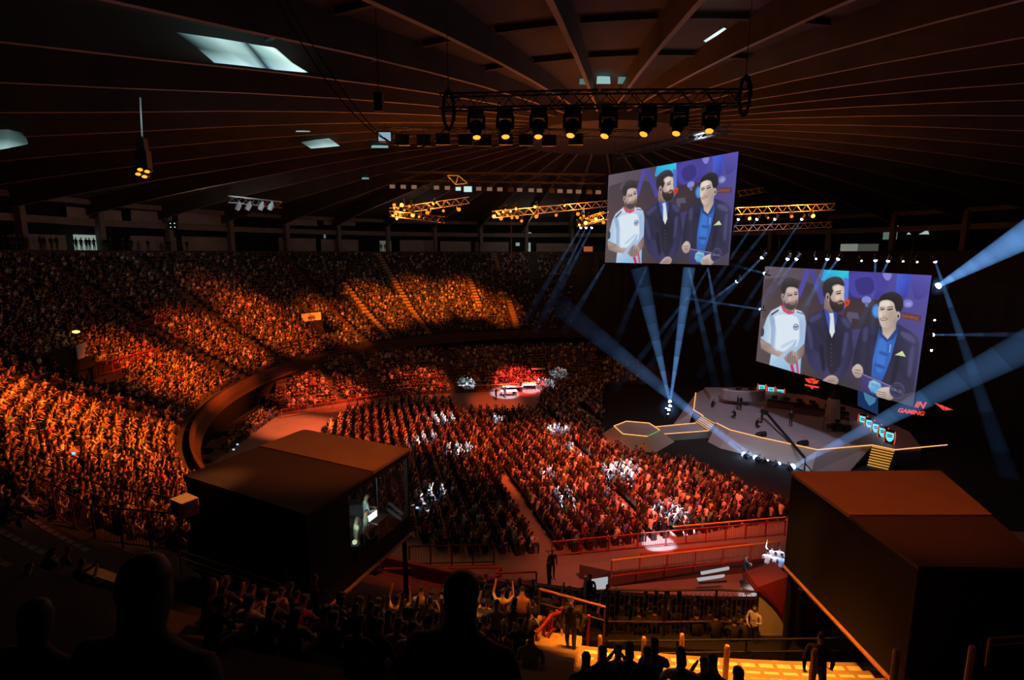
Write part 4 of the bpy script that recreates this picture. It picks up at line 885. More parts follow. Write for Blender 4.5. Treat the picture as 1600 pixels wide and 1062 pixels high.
# people on and before the stage
DK = (.012, .012, .014)
for mesh, px, py, fc, lab, z in ((CROUCH, 1112, 636, (.6, -.6), 'person in dark clothes crouching at the far left of the stage', ZS), (M_CAM, 1152, 640, (.9, -.2), 'person in dark clothes standing close behind another, left stage group', ZS), (M_STAND2, 1157, 641, (-.9, -.3), 'camera operator in dark clothes leaning over a crouching person', ZS), (M_STAND, 1165, 634, (-.2, -1), 'slim person in dark clothes standing at the riser edge', ZS),
        (CROUCH, 1148, 653, (-.8, -.5), 'crouching person in grey trousers in the middle left of the stage', ZS), (M_CAM, 1190, 660, (-.9, -.1), 'camera operator standing in the middle of the stage by the crane tip', ZS), (CROUCH, 1181, 668, (.8, .1), 'person in black crouching before the camera operator', ZS), (M_STAND, 1235, 666, (-.7, -.6), 'person in dark clothes standing alone right of the crane', ZS)):
    person(mesh, PZ(px, py, z), fc, lab, DK)
person(M_STAND, PZ(1005, 719, 0), (-.2, -1), 'steward in a yellow vest standing before the podium', (.55, .55, .05))
# ------------------------------------------------------------------ light beams in the haze
BCOL = (.17, .42, .95)
def vol(level):
    k = 'beam_haze_%d' % level
    if k in MATS: return MATS[k]
    m = bpy.data.materials.new(k); m.use_nodes = True; N = m.node_tree.nodes; N.remove(N['Principled BSDF'])
    e = N.new('ShaderNodeEmission'); e.inputs[0].default_value = (*BCOL, 1); e.inputs[1].default_value = 10 ** (level / 8)
    m.node_tree.links.new(e.outputs[0], N['Material Output'].inputs['Volume']); MATS[k] = m; return m
def beam(a, b, r0, r1, lum0, lum1, label, n=9):
    """lum: brightness across the middle of the beam at its start and end"""
    mb = MB(); d = b - a; o = a
    for k in range(n):
        t0, t1 = (k / n) ** 1.3, ((k + 1) / n) ** 1.3; tm = (t0 + t1) / 2; r = r0 + (r1 - r0) * tm; lum = .8 * lum0 * (lum1 / lum0) ** tm
        lev = round(8 * math.log10(max(1e-5, lum / (2 * r))))
        g_ = .012 / d.length; mb.bar(d * (t0 + g_), d * (t1 - g_), r0 + (r1 - r0) * t0, vol(lev), 14, r0 + (r1 - r0) * t1)
    ob = mb.build('light_beam'); ob.location = o; tag(ob, label, 'light beam'); return ob
def lamp(p, aim, label, group, r=.16, m=E_blue, name='beam_lamp'):
    d = (aim - p).normalized(); root = thing(name, label, 'stage lamp', p, 0, group)
    mb = MB(); mb.lathe(-d * .5, d, [(0, r * .7), (.08, r), (.42, r * 1.05), (.5, r * 1.0)], M_black, 12); mb.build('lamp_body', root)
    mb = MB(); mb.ball(d * .02, r, m, 12, 8); mb.build('lens', root)
    mb = MB(); s = d.orthogonal().normalized() * r * 1.2; mb.bar(-d * .25 - s, -d * .25 - s + V((0, 0, .35)), .03, M_black); mb.bar(-d * .25 + s, -d * .25 + s + V((0, 0, .35)), .03, M_black); mb.bar(-d * .25 - s + V((0, 0, .35)), -d * .25 + s + V((0, 0, .35)), .03, M_black); mb.build('yoke', root); return root
def halo(p, r, lum, label):
    mb = MB()
    for q, k in ((1, .05), (.7, .10), (.45, .3), (.25, 1.0)): mb.ball((0, 0, 0), r * q, vol(round(8 * math.log10(lum * k / r))), 16, 10)
    ob = mb.build('light_haze'); ob.location = p; tag(ob, label, 'glowing haze', kind='stuff')
# floor lamps at the left, two upright shafts
G1 = PD(1046, 640, 56)
for k, (px, py) in enumerate(((1047, 628), (1047, 635), (1045, 641), (1043.5, 647), (1041, 638))):
    lamp(PD(px, py, 56 - k * .3), PD((1000, 1078, 1040, 1060, 1035)[k], 420, 58), '%s blue-white lamp from the top in the floor cluster left of the stage' % ns[k], 'lamp cluster left of the stage', .18 if k < 3 else .1)
halo(PD(1046, 638, 56), 1.1, .28, 'bluish glow around the lamp cluster left of the stage')
beam(PD(1047, 630, 56), PD(999, 418, 58), .10, .95, .5, .05, 'upright blue shaft leaning left from the floor lamp cluster')
beam(PD(1047, 630, 56), PD(1077, 418, 58), .10, .65, .6, .20, 'upright blue shaft leaning right from the floor lamp cluster')
# lamps along the stage foot
foot = [(1163, 710), (1181, 715), (1199, 719), (1217, 724), (1238, 729)]
for k, (px, py) in enumerate(foot):
    p = PZ(px, py, .35); lamp(p, PD(900, 480, 70) if k < 2 else PD(1600, 545, 42), '%s blue-white floor lamp from the left along the foot of the stage' % ns[k], 'lamps along the stage foot', (.22, .22, .08, .13, .24)[k])
    if k in (0, 1, 3, 4): halo(p, .7, .22, 'bluish glow around the %s lamp at the stage foot' % ns[k])
A0, A1 = PZ(1163, 710, .4), PZ(1181, 715, .4)
beam(A0, PD(875, 478, 78), .14, 1.6, .50, .006, 'wide blue beam from the stage foot across the walkway stairs to the left tier'); beam(A1, PD(1040, 612, 60), .12, .4, .45, .04, 'thin blue beam beside the wide one from the stage foot')
beam(PZ(1238, 729, .4), PD(1640, 522, 36), .12, 1.15, .45, .10, 'blue beam rising to the right from the stage foot across the shield panels')
# bright lamp right of the lower screen
p = PD(1465, 447, 47); lamp(p, PD(1660, 335, 40), 'dazzling blue-white lamp at the upper right corner of the lower screen', 'lamps right of the lower screen', .26); halo(p, .8, .4, 'bluish glow around the dazzling lamp by the lower screen')
beam(p, PD(1660, 335, 40), .18, 1.35, .95, .55, 'brightest blue beam fanning out to the right edge')
top = [(1191, 402, 1075, 520, .22), (1231, 404, 1165, 515, .2), (1245, 404, 1180, 490, .2), (1275, 404, 0, 0, 0), (1293, 404, 1225, 560, .3), (1310, 404, 1225, 520, .3), (1346, 407, 0, 0, 0), (1368, 406, 1360, 590, .3), (1388, 407, 1320, 560, .3), (1411, 408, 0, 0, 0), (1433, 409, 0, 0, 0), (1461, 408, 1585, 770, .22)]
for k, (px, py, ex, ey, lm) in enumerate(top):
    p = PD(px, py, 46); e = PD(ex, ey, 46.5 if px < 1450 else 44) if lm else p + V((0, -3, -3))
    lamp(p, e, '%s blue-white lamp from the left on the bar above the lower screen' % ORD[k], 'lamps above the lower screen', .13 if lm else .07)
    if lm: beam(p, PD(ex, ey, 43) if px < 1450 else e, .07, .33 if px < 1450 else .75, lm, .006, 'slanting blue beam below the %s lamp of the bar above the lower screen' % ORD[k], 7)
for k, (px, py, r) in enumerate(((1460, 500, .08), (1457, 523, .14), (1455, 547, .1), (1195, 427, .12), (1188, 483, .08), (1152, 439, .14))):
    p = PD(px, py, 48); e = (None, PD(1660, 522, 46), None, PD(1140, 413, 50), PD(1000, 455, 54), PD(1085, 490, 54))[k]
    lamp(p, e or p + V((0, -3, -1)), ('upper small lamp on the right side of the lower screen', 'middle lamp on the right side of the lower screen with a level beam', 'lower small lamp on the right side of the lower screen', 'lamp at the upper left corner of the lower screen', 'small lamp at the left edge of the lower screen', 'lamp on top of a short white truss between the screens')[k], 'side lamps of the lower screen', r)
    if e: beam(p, e, .07, (0, .35, 0, .2, .2, .3)[k], .25, .006, ('', 'level blue beam leaving the right side of the lower screen', '', 'short blue beam from the corner of the lower screen to the upper screen', 'faint blue beam across the black curtain', 'blue beam going down left between the screens')[k], 6)
for k, (px, ex, ey) in enumerate(((1154, 1120, 410), (1183, 1060, 525), (1211, 1100, 480), (1253, 1090, 590))):
    p = PD(px, 342, 55); lamp(p, PD(ex, ey, 55), '%s blue lamp from the left under the gold truss right of the upper screen' % ns[k], 'blue lamps under the right gold truss', .12); beam(p, PD(ex, ey, 56), .07, .4, .13, .003, 'slanting faint blue beam below the %s lamp under the right gold truss' % ns[k], 7)
for k, (px, ex, ey) in enumerate(((908, 820, 500), (916, 835, 520), (925, 850, 500))):
    p = PD(px, 355, 62); lamp(p, PD(ex, ey, 64), '%s white lamp of the three under the truss left of the upper screen' % ns[k], 'white lamps left of the upper screen', .13); beam(p, PD(ex, ey, 66), .06, .5, .16, .003, 'thin pale beam slanting down left from the %s lamp left of the upper screen' % ns[k], 7)
for k, (ax, ay, ex, ey, l0) in enumerate(((1076, 418, 1120, 610, .2), (1106, 418, 1140, 610, .18), (945, 412, 880, 520, .10), (1010, 418, 960, 540, .07), (1082, 455, 960, 610, .09), (1106, 420, 1000, 600, .06))):
    beam(PD(ax, ay, 52), PD(ex, ey, 58), .09, .5, l0, .003, 'faint blue beam crossing the black curtain below the upper screen, %s of six' % ORD[k], 7)

# ------------------------------------------------------------------ trusses and hanging lamps
def truss(a, b, w, label, m=M_truss, group=None, cat='truss', step=None):
    root = thing('lighting_truss', label, cat, a, 0, group); d = b - a; L = d.length; u = d.normalized(); s = u.cross(V((0, 0, 1))).normalized() * w / 2; up = s.cross(u).normalized() * w / 2
    cs = [s + up, -s + up, -s - up, s - up]
    for c in cs:
        mb = MB(); mb.bar(c, c + d, w * .07, m, 6); mb.build('chord', root)
    n = max(2, round(L / (step or w))); mb = MB()
    for k in range(n):
        for i in range(4):
            p, q = cs[i], cs[(i + 1) % 4]; (p, q) = (p, q) if k % 2 else (q, p); mb.bar(p + u * (L * k / n), q + u * (L * (k + 1) / n), w * .045, m, 4)
    mb.build('lattice', root); return root
T0, T1 = PD(690, 160, 13), PD(1166, 153, 13)
mid = PD(935, 155, 12.2)
truss(T0, mid, .3, 'left half of the dark overhead truss carrying the amber moving lights', M_black); truss(mid, T1, .3, 'right half of the dark overhead truss carrying the amber moving lights', M_black)
heads = [(745, 216, -.25, 10), (790, 215, -.12, 10), (841, 215, -.08, 11), (891, 213, -.02, 11), (944, 214, 0, 12), (1005, 211, -.02, 11), (1056, 210, .14, 11), (1108, 206, .22, 12)]
for k, (px, py, tl, hh) in enumerate(heads):
    t = (px - 690) / 476; a = T0.lerp(mid, min(1, t * 2)) if t < .5 else mid.lerp(T1, (t - .5) * 2)
    a = V((a.x, a.y, a.z - .17)); p = PD(px, py, a.y - .1); root = thing('moving_head_light', '%s amber moving head light from the left under the overhead truss' % ORD[k], 'stage lamp', a, 0, 'moving head lights on the overhead truss')
    mb = MB(); mb.box((0, 0, -.08), (.34, .3, .14), M_black); mb.build('base', root)
    ax = (p - a) - V((0, 0, -.36)); d = ax.normalized(); cen = V((0, 0, -.36)); mb = MB()
    for s in (-1, 1): mb.bar((s * .17, 0, -.14), (s * .17, 0, -.42), .035, M_black)
    mb.bar((-.19, 0, -.15), (.19, 0, -.15), .04, M_black)
    mb.build('yoke', root); mb = MB(); L = ax.length; mb.lathe(cen - d * .12, d, [(0, .09), (.05, .14), (.22, .15), (L * .7 + .1, .12), (L + .10, .10)], M_black, 14); mb.build('lamp_head', root)
    mb = MB(); e2 = d.orthogonal(); mb.lathe(cen + d * (L - .02), d, [(0, .088), (.015, .07), (.03, .03)], E_warm, 14); mb.build('lens', root)
for px, py, lab in ((701, 172, 'black bundle of coiled cables at the left end of the overhead truss'), (1163, 150, 'black bundle of coiled cables at the right end of the overhead truss')):
    o = PD(px, py, 13); mb = MB()
    for k in range(9):
        pts = [(.12 * cos(t) * (1 + .1 * k / 9) + random.uniform(-.02, .02), random.uniform(-.08, .08), .42 * sin(t) + random.uniform(-.03, .03)) for t in [j * pi / 6 for j in range(13)]]
        for a, b in zip(pts, pts[1:]): mb.bar(a, b, .022, M_black, 5)
    c = mb.build('cable_bundle'); c.location = o; tag(c, lab, 'cables')
    mb = MB(); mb.bar(o + V((0, 0, .4)), PDome(px - (4 if px < 900 else -14), -20), .012, M_black); tag(mb.build('hoist_chain'), 'thin dark chain above the %s end of the overhead truss' % ('left' if px < 900 else 'right'), 'chain')
# long sagging cables crossing the dome
for k, (a, b, c) in enumerate((((428, -10), (520, 140), (602, 218)), ((440, -10), (535, 140), (610, 225)), ((600, 215), (650, 232), (696, 200)))):
    A, B, Cq = PD(*a, 14 if k < 2 else 13.5), PD(*b, 14), PD(*c, 14 if k < 2 else 13.5); mb = MB(); pts = [A * ((1 - t) * (1 - t)) + (B * 2 - (A + Cq) * .5) * (2 * t * (1 - t)) + Cq * (t * t) for t in [j / 14 for j in range(15)]]
    for p, q in zip(pts, pts[1:]): mb.bar(p, q, .014, M_black, 5)
    tag(mb.build('cable'), ('left one of two black cables sweeping down under the dome', 'right one of two black cables sweeping down under the dome', 'short black cable looping to the overhead truss')[k], 'cable')
# round ring of dark floodlights under the hub
def flood(p, w_, label, m, group, tgt=None):
    root = thing('floodlight', label, 'floodlight', p, 0, group); mb = MB(); mb.box((0, .15, 0), (w_, .3, w_ * .75), M_black); mb.bar((0, .15, w_ * .37), (0, .15, w_ * .9), .03, M_black); mb.build('housing', root)
    mb = MB(); mb.box((0, -.01, -.02 * w_), (w_ * .86, .03, w_ * .58), m); mb.build('glass_front', root)
M_glassd = mat('flood_glass', (.05, .045, .045), .2)
xs = [601, 628, 662, 692, 727, 757, 790, 822, 858, 900]
for k, x in enumerate(xs): flood(PD(x, 213 + (k > 0) * 4 + (k % 3), 40), 1.0, '%s floodlight from the left in the dark row under the dome hub' % ORD[k], emit('flood_blue', (.5, .75, .9), .5) if k == 0 else M_glassd, 'dark floodlights under the hub')
truss(PD(590, 205, 41), PD(1000, 210, 41), .5, 'thin dark truss holding the row of dark floodlights', M_black, step=1.6)
xs = [613, 630, 647, 664, 682, 699, 716, 731, 748, 765, 781, 798, 812, 830, 843, 862, 875, 890, 904, 921, 935]
E_fw = emit('flood_warm', (1, .5, .3), .22); E_fb = emit('flood_white', (.6, .9, .85), .9)
for k, x in enumerate(xs): flood(PD(x, 291 + k * .45 + (k in (6, 7)) * 1, 58), .62 if k not in (7,) else .95, '%s floodlight from the left in the long row above the gold trusses' % ORD[k], E_fb if k in (6, 7) else (E_fw if k % 4 != 3 else M_glassd), 'long row of floodlights')
truss(PD(592, 275, 59), PD(945, 280, 59), .9, 'long thin dark truss above the floodlight row', M_black, step=3)
mb = MB(); o = PD(715, 283, 57); q = [PD(*p, 57) - o for p in ((699, 274), (716, 274), (730, 286), (712, 288), (703, 280))]
for a, b in ((0, 1), (1, 2), (2, 3), (3, 0), (1, 3), (0, 4)): mb.bar(q[a], q[b], .06, mat('green_lit_steel', (.5, .6, .3), .5))  # green light on the steel is put into its colour
s = mb.build('steel_bracket'); s.location = o; tag(s, 'small green-lit steel bracket above the floodlight row', 'bracket')
# gold trusses
E_goldsteel = M_truss
def gold(a, b, label, da, db, w=.62): return truss(PD(*a, da), PD(*b, db), w, label, M_truss, 'warm lit trusses')
gold((612, 330), (730, 313), 'gold-lit truss arm rising right from the leftmost lamp cluster', 52, 58); gold((612, 334), (690, 343), 'lower gold-lit truss arm of the leftmost lamp cluster', 52, 46, .5)
gold((772, 335), (948, 318), 'long gold-lit truss left of the upper screen', 52, 60); gold((905, 349), (948, 336), 'short gold-lit truss just left of the upper screen', 54, 50); gold((1147, 330), (1300, 323), 'gold-lit truss right of the upper screen', 52, 56); 
truss(PD(1145, 357, 56), PD(1297, 351, 60), .55, 'grey unlit truss below the right gold truss', M_truss)
truss(PD(962, 243, 40), PD(1141, 201, 38), .42, 'slim dark truss above the upper screen', M_black); truss(PD(1084, 215, 38.5), PD(1116, 208, 38.2), .30, 'short brightly lit piece of truss above the upper screen', M_truss)
truss(PD(1150, 303, 54), PD(1190, 297, 56), .5, 'short dark truss piece right of the upper screen', M_black)
gl = [('leftmost lamp cluster', 'lamps of the left gold cluster', 52, [(616, 320), (622, 325), (618, 332), (628, 320), (614, 337), (626, 336), (632, 328), (620, 341), (640, 322), (645, 336), (655, 338), (668, 332), (677, 318), (693, 329), (717, 327)]),
      ('middle lamp cluster', 'lamps of the middle gold cluster', 53, [(772, 338), (779, 334), (786, 331), (793, 336), (800, 340), (783, 341), (808, 339), (790, 328), (798, 330), (806, 326), (815, 345), (806, 325), (838, 338), (869, 336), (836, 323), (882, 321), (903, 334)]),
      ('cluster beside the upper screen', 'lamps of the gold cluster by the upper screen', 52, [(907, 340), (912, 337), (918, 341), (925, 344), (931, 342), (938, 333), (943, 347), (915, 348), (905, 351)]),
      ('gold truss right of the upper screen', 'lamps of the right gold truss', 53, [(1171, 341), (1200, 340), (1237, 338), (1270, 337)])]
for cn, g, d, pts in gl:
    for k, (px, py) in enumerate(sorted(pts)):
        p = PD(px, py, d); hot = k % 3 == 0
        lamp(p, p + V((random.uniform(-.5, .3), -1, -.6)), '%s amber lamp from the left on the %s' % (ORD[k], cn), g, random.uniform(.10, .19), E_goldhot if hot else E_gold, 'par_lamp')
for px, py, d in ((622, 329, 51), (650, 330, 51.5), (700, 322, 54.5), (790, 335, 51.5), (850, 327, 53.5), (915, 323, 57), (920, 344, 51), (1180, 332, 51.5), (1230, 330, 52.5), (1280, 328, 54)):
    point('truss_glow', PD(px, py, d) + V((0, -.6, -.15)), 560, (1, .24, .022), .25)
point('truss_white', PD(1100, 214, 37.6), 60, (.7, .85, 1), .2); point('truss_white2', PD(400, 318, 38), 90, (.6, .85, 1), .3); point('truss_blue', PD(1230, 352, 55.5), 40, (.7, .7, 1), .3)
# truss with four white heads at the left
truss(PD(357, 311, 40), PD(440, 320, 42), .45, 'short truss with white-lit lamp heads far left under the dome rim', M_truss)
for k, px in enumerate((374, 390, 410, 425)):
    o = PD(px, 317, 40.5); root = thing('hanging_lamp', '%s pale lamp head from the left on the short left truss' % ns[k], 'stage lamp', o, 0, 'pale lamp heads'); mb = MB(); mb.bar((0, 0, .1), (0, 0, -.1), .09, M_white, 8); mb.build('yoke', root); mb = MB(); mb.lathe((0, 0, -.05), (-.4, -.2, -1), [(0, .14), (.15, .2), (.5, .16)], M_white, 12); mb.build('lamp_body', root)
# pole with four amber lamps
o = PD(223, 235, 25); root = thing('lamp_cluster', 'dark hanging fixture with four amber lamps on a white pole at the left', 'stage lamp', o); mb = MB(); mb.bar(PD(219, 152, 25) - o, PD(222, 214, 25) - o, .035, mat('pole_white', (.7, .8, .8), .4)); mb.build('pole', root)
mb = MB(); mb.box((0, 0, .25), (.35, .3, .5), M_black); mb.box((0, 0, -.45), (.5, .4, .9), M_black); mb.bar((0, 0, .6), (0, 0, -.9), .07, M_black); mb.build('housing', root)
for px, py in ((219, 265), (230, 268), (216, 272), (226, 276)):
    mb = MB(); q = PD(px, py, 24.7) - o; mb.lathe(q + V((0, .25, .1)), (0, -.9, -.4), [(0, .08), (.2, .12), (.25, .11)], M_black, 12); mb.ball(q, .11, E_warm, 12, 8, (1, 1, .6)); mb.build('lens', root)
point('pole_light', PD(222, 180, 24.3), 12, (.6, .85, .9), .1)
# small hanging speakers and boxes seen dark against the dome
for px, py, d, lab in ((592, 160, 20, 'dark hanging loudspeaker left of the overhead truss'), (271, 352, 60, 'small dark box with four bluish points on the left concourse beam')):
    o = PD(px, py, d); root = thing('hanging_box', lab, 'loudspeaker', o); mb = MB(); mb.box((0, 0, 0), (.3 if d < 30 else .9, .3, .6 if d < 30 else .9), M_black); mb.build('housing', root)
    if d > 30:
        mb = MB(); 
        for x in (-.2, .25):
            for z in (-.2, .2): mb.ball((x, -.2, z), .06, E_fb)
        mb.build('lens', root)
    else:
        mb = MB(); mb.bar((0, 0, .3), (0, 0, 3), .015, M_black); mb.build('hanging_wire', root)
mb = MB(); o = PD(799, 355, 100); mb.bar((0, 0, -6), (0, 0, 1.2), .12, M_orange_pipe); s = mb.build('pole'); s.location = o; tag(s, 'tall thin pole lit orange on the concourse under the middle gold cluster', 'pole')
# ------------------------------------------------------------------ press cabins on the near tiers
def cabin(roofpts, zr, zb, label, front_edge, window=None, split=.5):
    """roofpts: photograph corners A (far, front), B (far, other side), C (near, other), D (near) of the flat roof"""
    r = [PZ(*p, zr) for p in roofpts]; o = sum(r, V()) / 4; o.z = zb; root = thing('press_cabin', label, 'cabin', o)
    loc = [V((p.x - o.x, p.y - o.y, 0)) for p in r]; H = zr - zb; mb = MB(); n = 4
    for i in range(4):
        a, b = loc[i], loc[(i + 1) % 4]; z = V((0, 0, 1))
        if window and i in window:
            u0, u1, z0, z1 = window[i]; p = lambda u, h: a.lerp(b, u) + z * (H * h)
            for q in (((0, 0), (1, 0), (1, z0), (0, z0)), ((0, z1), (1, z1), (1, 1), (0, 1)), ((0, z0), (u0, z0), (u0, z1), (0, z1)), ((u1, z0), (1, z0), (1, z1), (u1, z1))): mb.quad(*[p(*c) for c in q], M_cabin)
        else: mb.quad(a, b, b + z * H, a + z * H, M_cabin)
    mb.quad(*loc, M_cabin); mb.quad(*[p + V((0, 0, H - .12)) for p in loc], M_cabin); mb.build('wall_panel', root)
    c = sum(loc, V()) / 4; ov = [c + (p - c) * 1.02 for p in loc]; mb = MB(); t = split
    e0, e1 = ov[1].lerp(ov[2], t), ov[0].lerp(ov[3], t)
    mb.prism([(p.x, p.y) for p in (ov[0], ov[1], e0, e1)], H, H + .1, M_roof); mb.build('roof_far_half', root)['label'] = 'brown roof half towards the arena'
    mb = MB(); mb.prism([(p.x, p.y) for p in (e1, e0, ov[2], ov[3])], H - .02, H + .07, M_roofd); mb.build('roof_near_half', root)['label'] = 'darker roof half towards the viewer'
    mb = MB()
    for i in range(4): mb.bar(loc[i] + V((0, 0, -.06)), loc[(i + 1) % 4] + V((0, 0, -.06)), .07, M_orange_pipe if i in front_edge else M_black)  # orange light on one beam painted in, the other beams black
    mb.build('bottom_beam', root)
    for p, hgt in zip(loc, (4.2, 4.2, 1.2, 1.2)):
        q = c + (p - c) * .93; mb = MB(); mb.bar(q, q - V((0, 0, hgt)), .09, M_black, 8); mb.build('leg', root)
    for wi in (window or ()):
        u0, u1, z0, z1 = window[wi]; a, b = loc[wi], loc[(wi + 1) % 4]; p = lambda u, h: a.lerp(b, u) + V((0, 0, H * h)); mb = MB(); mb.quad(p(u0, z0), p(u1, z0), p(u1, z1), p(u0, z1), M_glass)
        mb.build('glass_front', root); 
        for u in (u0, (u0 * .45 + u1 * .55), u1): mb = MB(); mb.bar(p(u, z0), p(u, z1), .02, M_black, 4); mb.build('mullion', root)
    return root, r, o, loc
M_glass = bpy.data.materials.new('window_glass'); M_glass.use_nodes = True; N_ = M_glass.node_tree.nodes; N_.remove(N_['Principled BSDF'])
_t = N_.new('ShaderNodeBsdfTransparent'); _g = N_.new('ShaderNodeBsdfGlossy'); _g.inputs['Roughness'].default_value = .03; _m = N_.new('ShaderNodeMixShader'); _m.inputs[0].default_value = .06
_t.inputs[0].default_value = (.85, .92, .88, 1)
M_glass.node_tree.links.new(_t.outputs[0], _m.inputs[1]); M_glass.node_tree.links.new(_g.outputs[0], _m.inputs[2]); M_glass.node_tree.links.new(_m.outputs[0], N_['Material Output'].inputs[0])
ZR_L, ZB_L = 12.0, 8.9
cl, rl, ol, ll = cabin([(475, 675), (638, 705), (478, 805), (290, 745)], ZR_L, ZB_L, 'black press cabin on legs with a brown flat roof and a lit glass side', (1,), {1: (.03, .66, .22, .93), 0: (.04, .96, .22, .93)}, .42)
cr, rr_, orr, lr = cabin([(1237, 742), (1468, 740), (1640, 890), (1435, 887)], 12.0, 8.9, 'black press cabin on legs at the right with a brown flat roof', (3,), None, .55)
# things inside the left cabin
pin = lambda u, w_, z: V((ol.x, ol.y, ZB_L)) + ll[1].lerp(ll[2], u) + (sum(ll, V()) / 4 - (ll[1] + ll[2]) / 2) * w_ + V((0, 0, z))
person(M_STAND2, pin(.40, .17, 0), (1, .3), 'man in a dark suit standing nearest the lit cabin window', (.16, .2, .18)); person(M_STAND, pin(.50, .16, 0), (.9, .4), 'person in a dark top behind the suited man in the cabin', (.3, .33, .25))  # tops lightened to stand in for lamp light on both figures
person(M_CAM, pin(.22, .45, 0), (1, .5), 'person in a pale top at the far end of the cabin', (.5, .55, .6))
o = pin(.30, .25, 0); root = thing('counter_desk', 'narrow counter with a glowing monitor inside the left cabin', 'desk', o, atan2(ll[2].y - ll[1].y, ll[2].x - ll[1].x)); mb = MB(); mb.box((0, 0, .9), (1.6, .4, .05), M_cabin); mb.box((-.7, 0, .45), (.06, .36, .9), M_cabin); mb.box((.7, 0, .45), (.06, .36, .9), M_cabin); mb.build('desk_top', root)
mb = MB(); mb.box((0, .05, 1.2), (.6, .03, .22), emit('monitor_glow', (.75, .9, .95), 1.6)); mb.build('monitor', root)
o = pin(.56, .1, .0); mb = MB(); mb.box((0, 0, .5), (.3, .3, 1.0), M_cabin); mb.ball((0, 0, 1.06), .08, emit('bottle_glow', (.8, .9, .6), .8)); s = mb.build('side_counter'); s.location = o; tag(s, 'small dark side counter with a glowing cup in the cabin corner', 'counter')  # cup is a glowing ball, its brightness is painted light
point('cabin_lamp', pin(.58, .2, 2.6), 120, (.75, 1, .85), .15)
mb = MB(); s0 = V((ol.x, ol.y, ZB_L)) + ll[2].lerp(ll[3], .14) ; q = (ll[3] - ll[2]).normalized(); nn_ = V((q.y, -q.x, 0)); nn_ = nn_ if nn_.dot(V((0, 0, 0)) - V((ol.x, ol.y, 0))) > 0 else -nn_
mb.extrude([s0 + q * a + V((0, 0, b)) + nn_ * .02 for a, b in ((0, .95), (.22, .95), (.22, 1.3), (0, 1.3))], nn_ * .03, M_roof)
vent = mb.build('vent_grille'); vent.parent = cl; vent.matrix_parent_inverse = Matrix.Translation(-V(cl.location))
# air conditioner on the cabin's left
mb = MB(); A = PD(289, 790, 15.2); root = thing('air_conditioner', 'cream air conditioning unit at the left end of the left cabin', 'air conditioner', A, -.55); mb.box((0, 0, 0), (.66, .5, .48), M_cream); mb.build('unit_case', root); mb = MB(); mb.box((-.08, -.255, 0), (.36, .02, .40), M_black)
mb.build('fan_grille', root); mb = MB(); mb.box((.1, .15, -.36), (.3, .3, .25), M_black); mb.bar((.2, .1, -.2), (.9, .35, -.5), .05, M_black); mb.build('wall_bracket', root)

# ------------------------------------------------------------------ rails and fences
def fence(pts, h, label, m_rail, m_post, bars=True, gap=1.6, name='barrier', rails=(1.0, .12), r=.03, group=None, mtop=None, cat='railing'):
    o = pts[0]; root = thing(name, label, cat, o, 0, group); tr, br, ba = MB(), MB(), MB()
    posts = []
    for a, b in zip(pts, pts[1:]):
        tr.bar(a - o + V((0, 0, h)), b - o + V((0, 0, h)), r, mtop or m_rail, 6)
        for f_ in rails[1:]: br.bar(a - o + V((0, 0, h * f_)), b - o + V((0, 0, h * f_)), r * .8, m_rail, 5)
        n = max(1, round((b - a).length / gap))
        for k in range(n + 1):
            p = a.lerp(b, k / n) - o
            if not posts or (posts[-1] - p).length > .2: posts.append(p)
        if bars:
            m = int((b - a).length / .16)
            for k in range(m): p = a.lerp(b, (k + .5) / m) - o; ba.bar(p + V((0, 0, h * .12)), p + V((0, 0, h * .95)), .011, m_rail, 4)
    tr.build('top_rail', root); br.build('lower_rail', root)
    for p in posts:
        mb = MB(); mb.bar(p, p + V((0, 0, h)), r * .95, m_post, 6); mb.build('post', root)
    if bars: ba.build('bar_infill', root)
    return root
def inter(a, b, n, z): return [PZ(a[0] + (b[0] - a[0]) * k / n, a[1] + (b[1] - a[1]) * k / n, z) for k in range(n + 1)]
fence(inter((862, 870), (1040, 853), 2, 0) + inter((1040, 853), (1226, 836), 2, 0)[1:], 1.05, 'red crowd barrier along the near edge of the arena floor', M_red, M_red, r=.045)
mb = MB(); a, b = PZ(1050, 848, 0), PZ(1226, 832, 0); mb.bar(a + V((0, 0, 1.15)), b + V((0, 0, 1.15)), .05, M_yel); tag(mb.build('handrail'), 'yellow handrail above the right half of the red barrier', 'railing')
fence(inter((955, 903), (1215, 872), 3, .9), 1.1, 'dark red railing on the ramp in front of the short tier', M_red, M_red, r=.045, mtop=M_yel)
mb = MB(); rp = [PZ(*p, .02) for p in ((905, 903), (960, 915), (1230, 888), (1230, 868))]; mb.prism([(p.x, p.y) for p in rp], 0, .9, M_wall, M_floor); tag(mb.build('ramp'), 'low concrete ramp in front of the short tier', 'ramp')
mb = MB(); rp = [PZ(*p, .02) for p in ((1000, 865), (1165, 848), (1205, 862), (1020, 884))]; mb.prism([(p.x, p.y) for p in rp], 0, .08, M_red); tag(mb.build('ramp_landing'), 'flat reddish strip between the barrier and the ramp', 'ramp')
fence(inter((440, 652), (600, 626), 3, .1), .95, 'red barrier along the foot of the left bleachers', M_red, M_red, r=.045, gap=2.2)
fence(inter((745, 612), (838, 607), 2, .05), .9, 'barrier at the back of the empty camera platform', M_red, M_red, r=.04, gap=2, mtop=M_yel)
fence(inter((640, 884), (772, 881), 2, 0), 1.3, 'dim slatted fence behind the parapet below the left cabin', M_wall, M_wall, r=.05)
mb = MB()
for z, y in ((0, 0), (-.45, 0)):
    pts = [PZ(600, 888, 4.2), PZ(783, 886, 4.2), PZ(775, 895, 4.1), PZ(838, 893, 4.1)]
    for a, b in zip(pts, pts[1:]): mb.bar(a + V((0, 0, z)), b + V((0, 0, z)), .05, M_red)
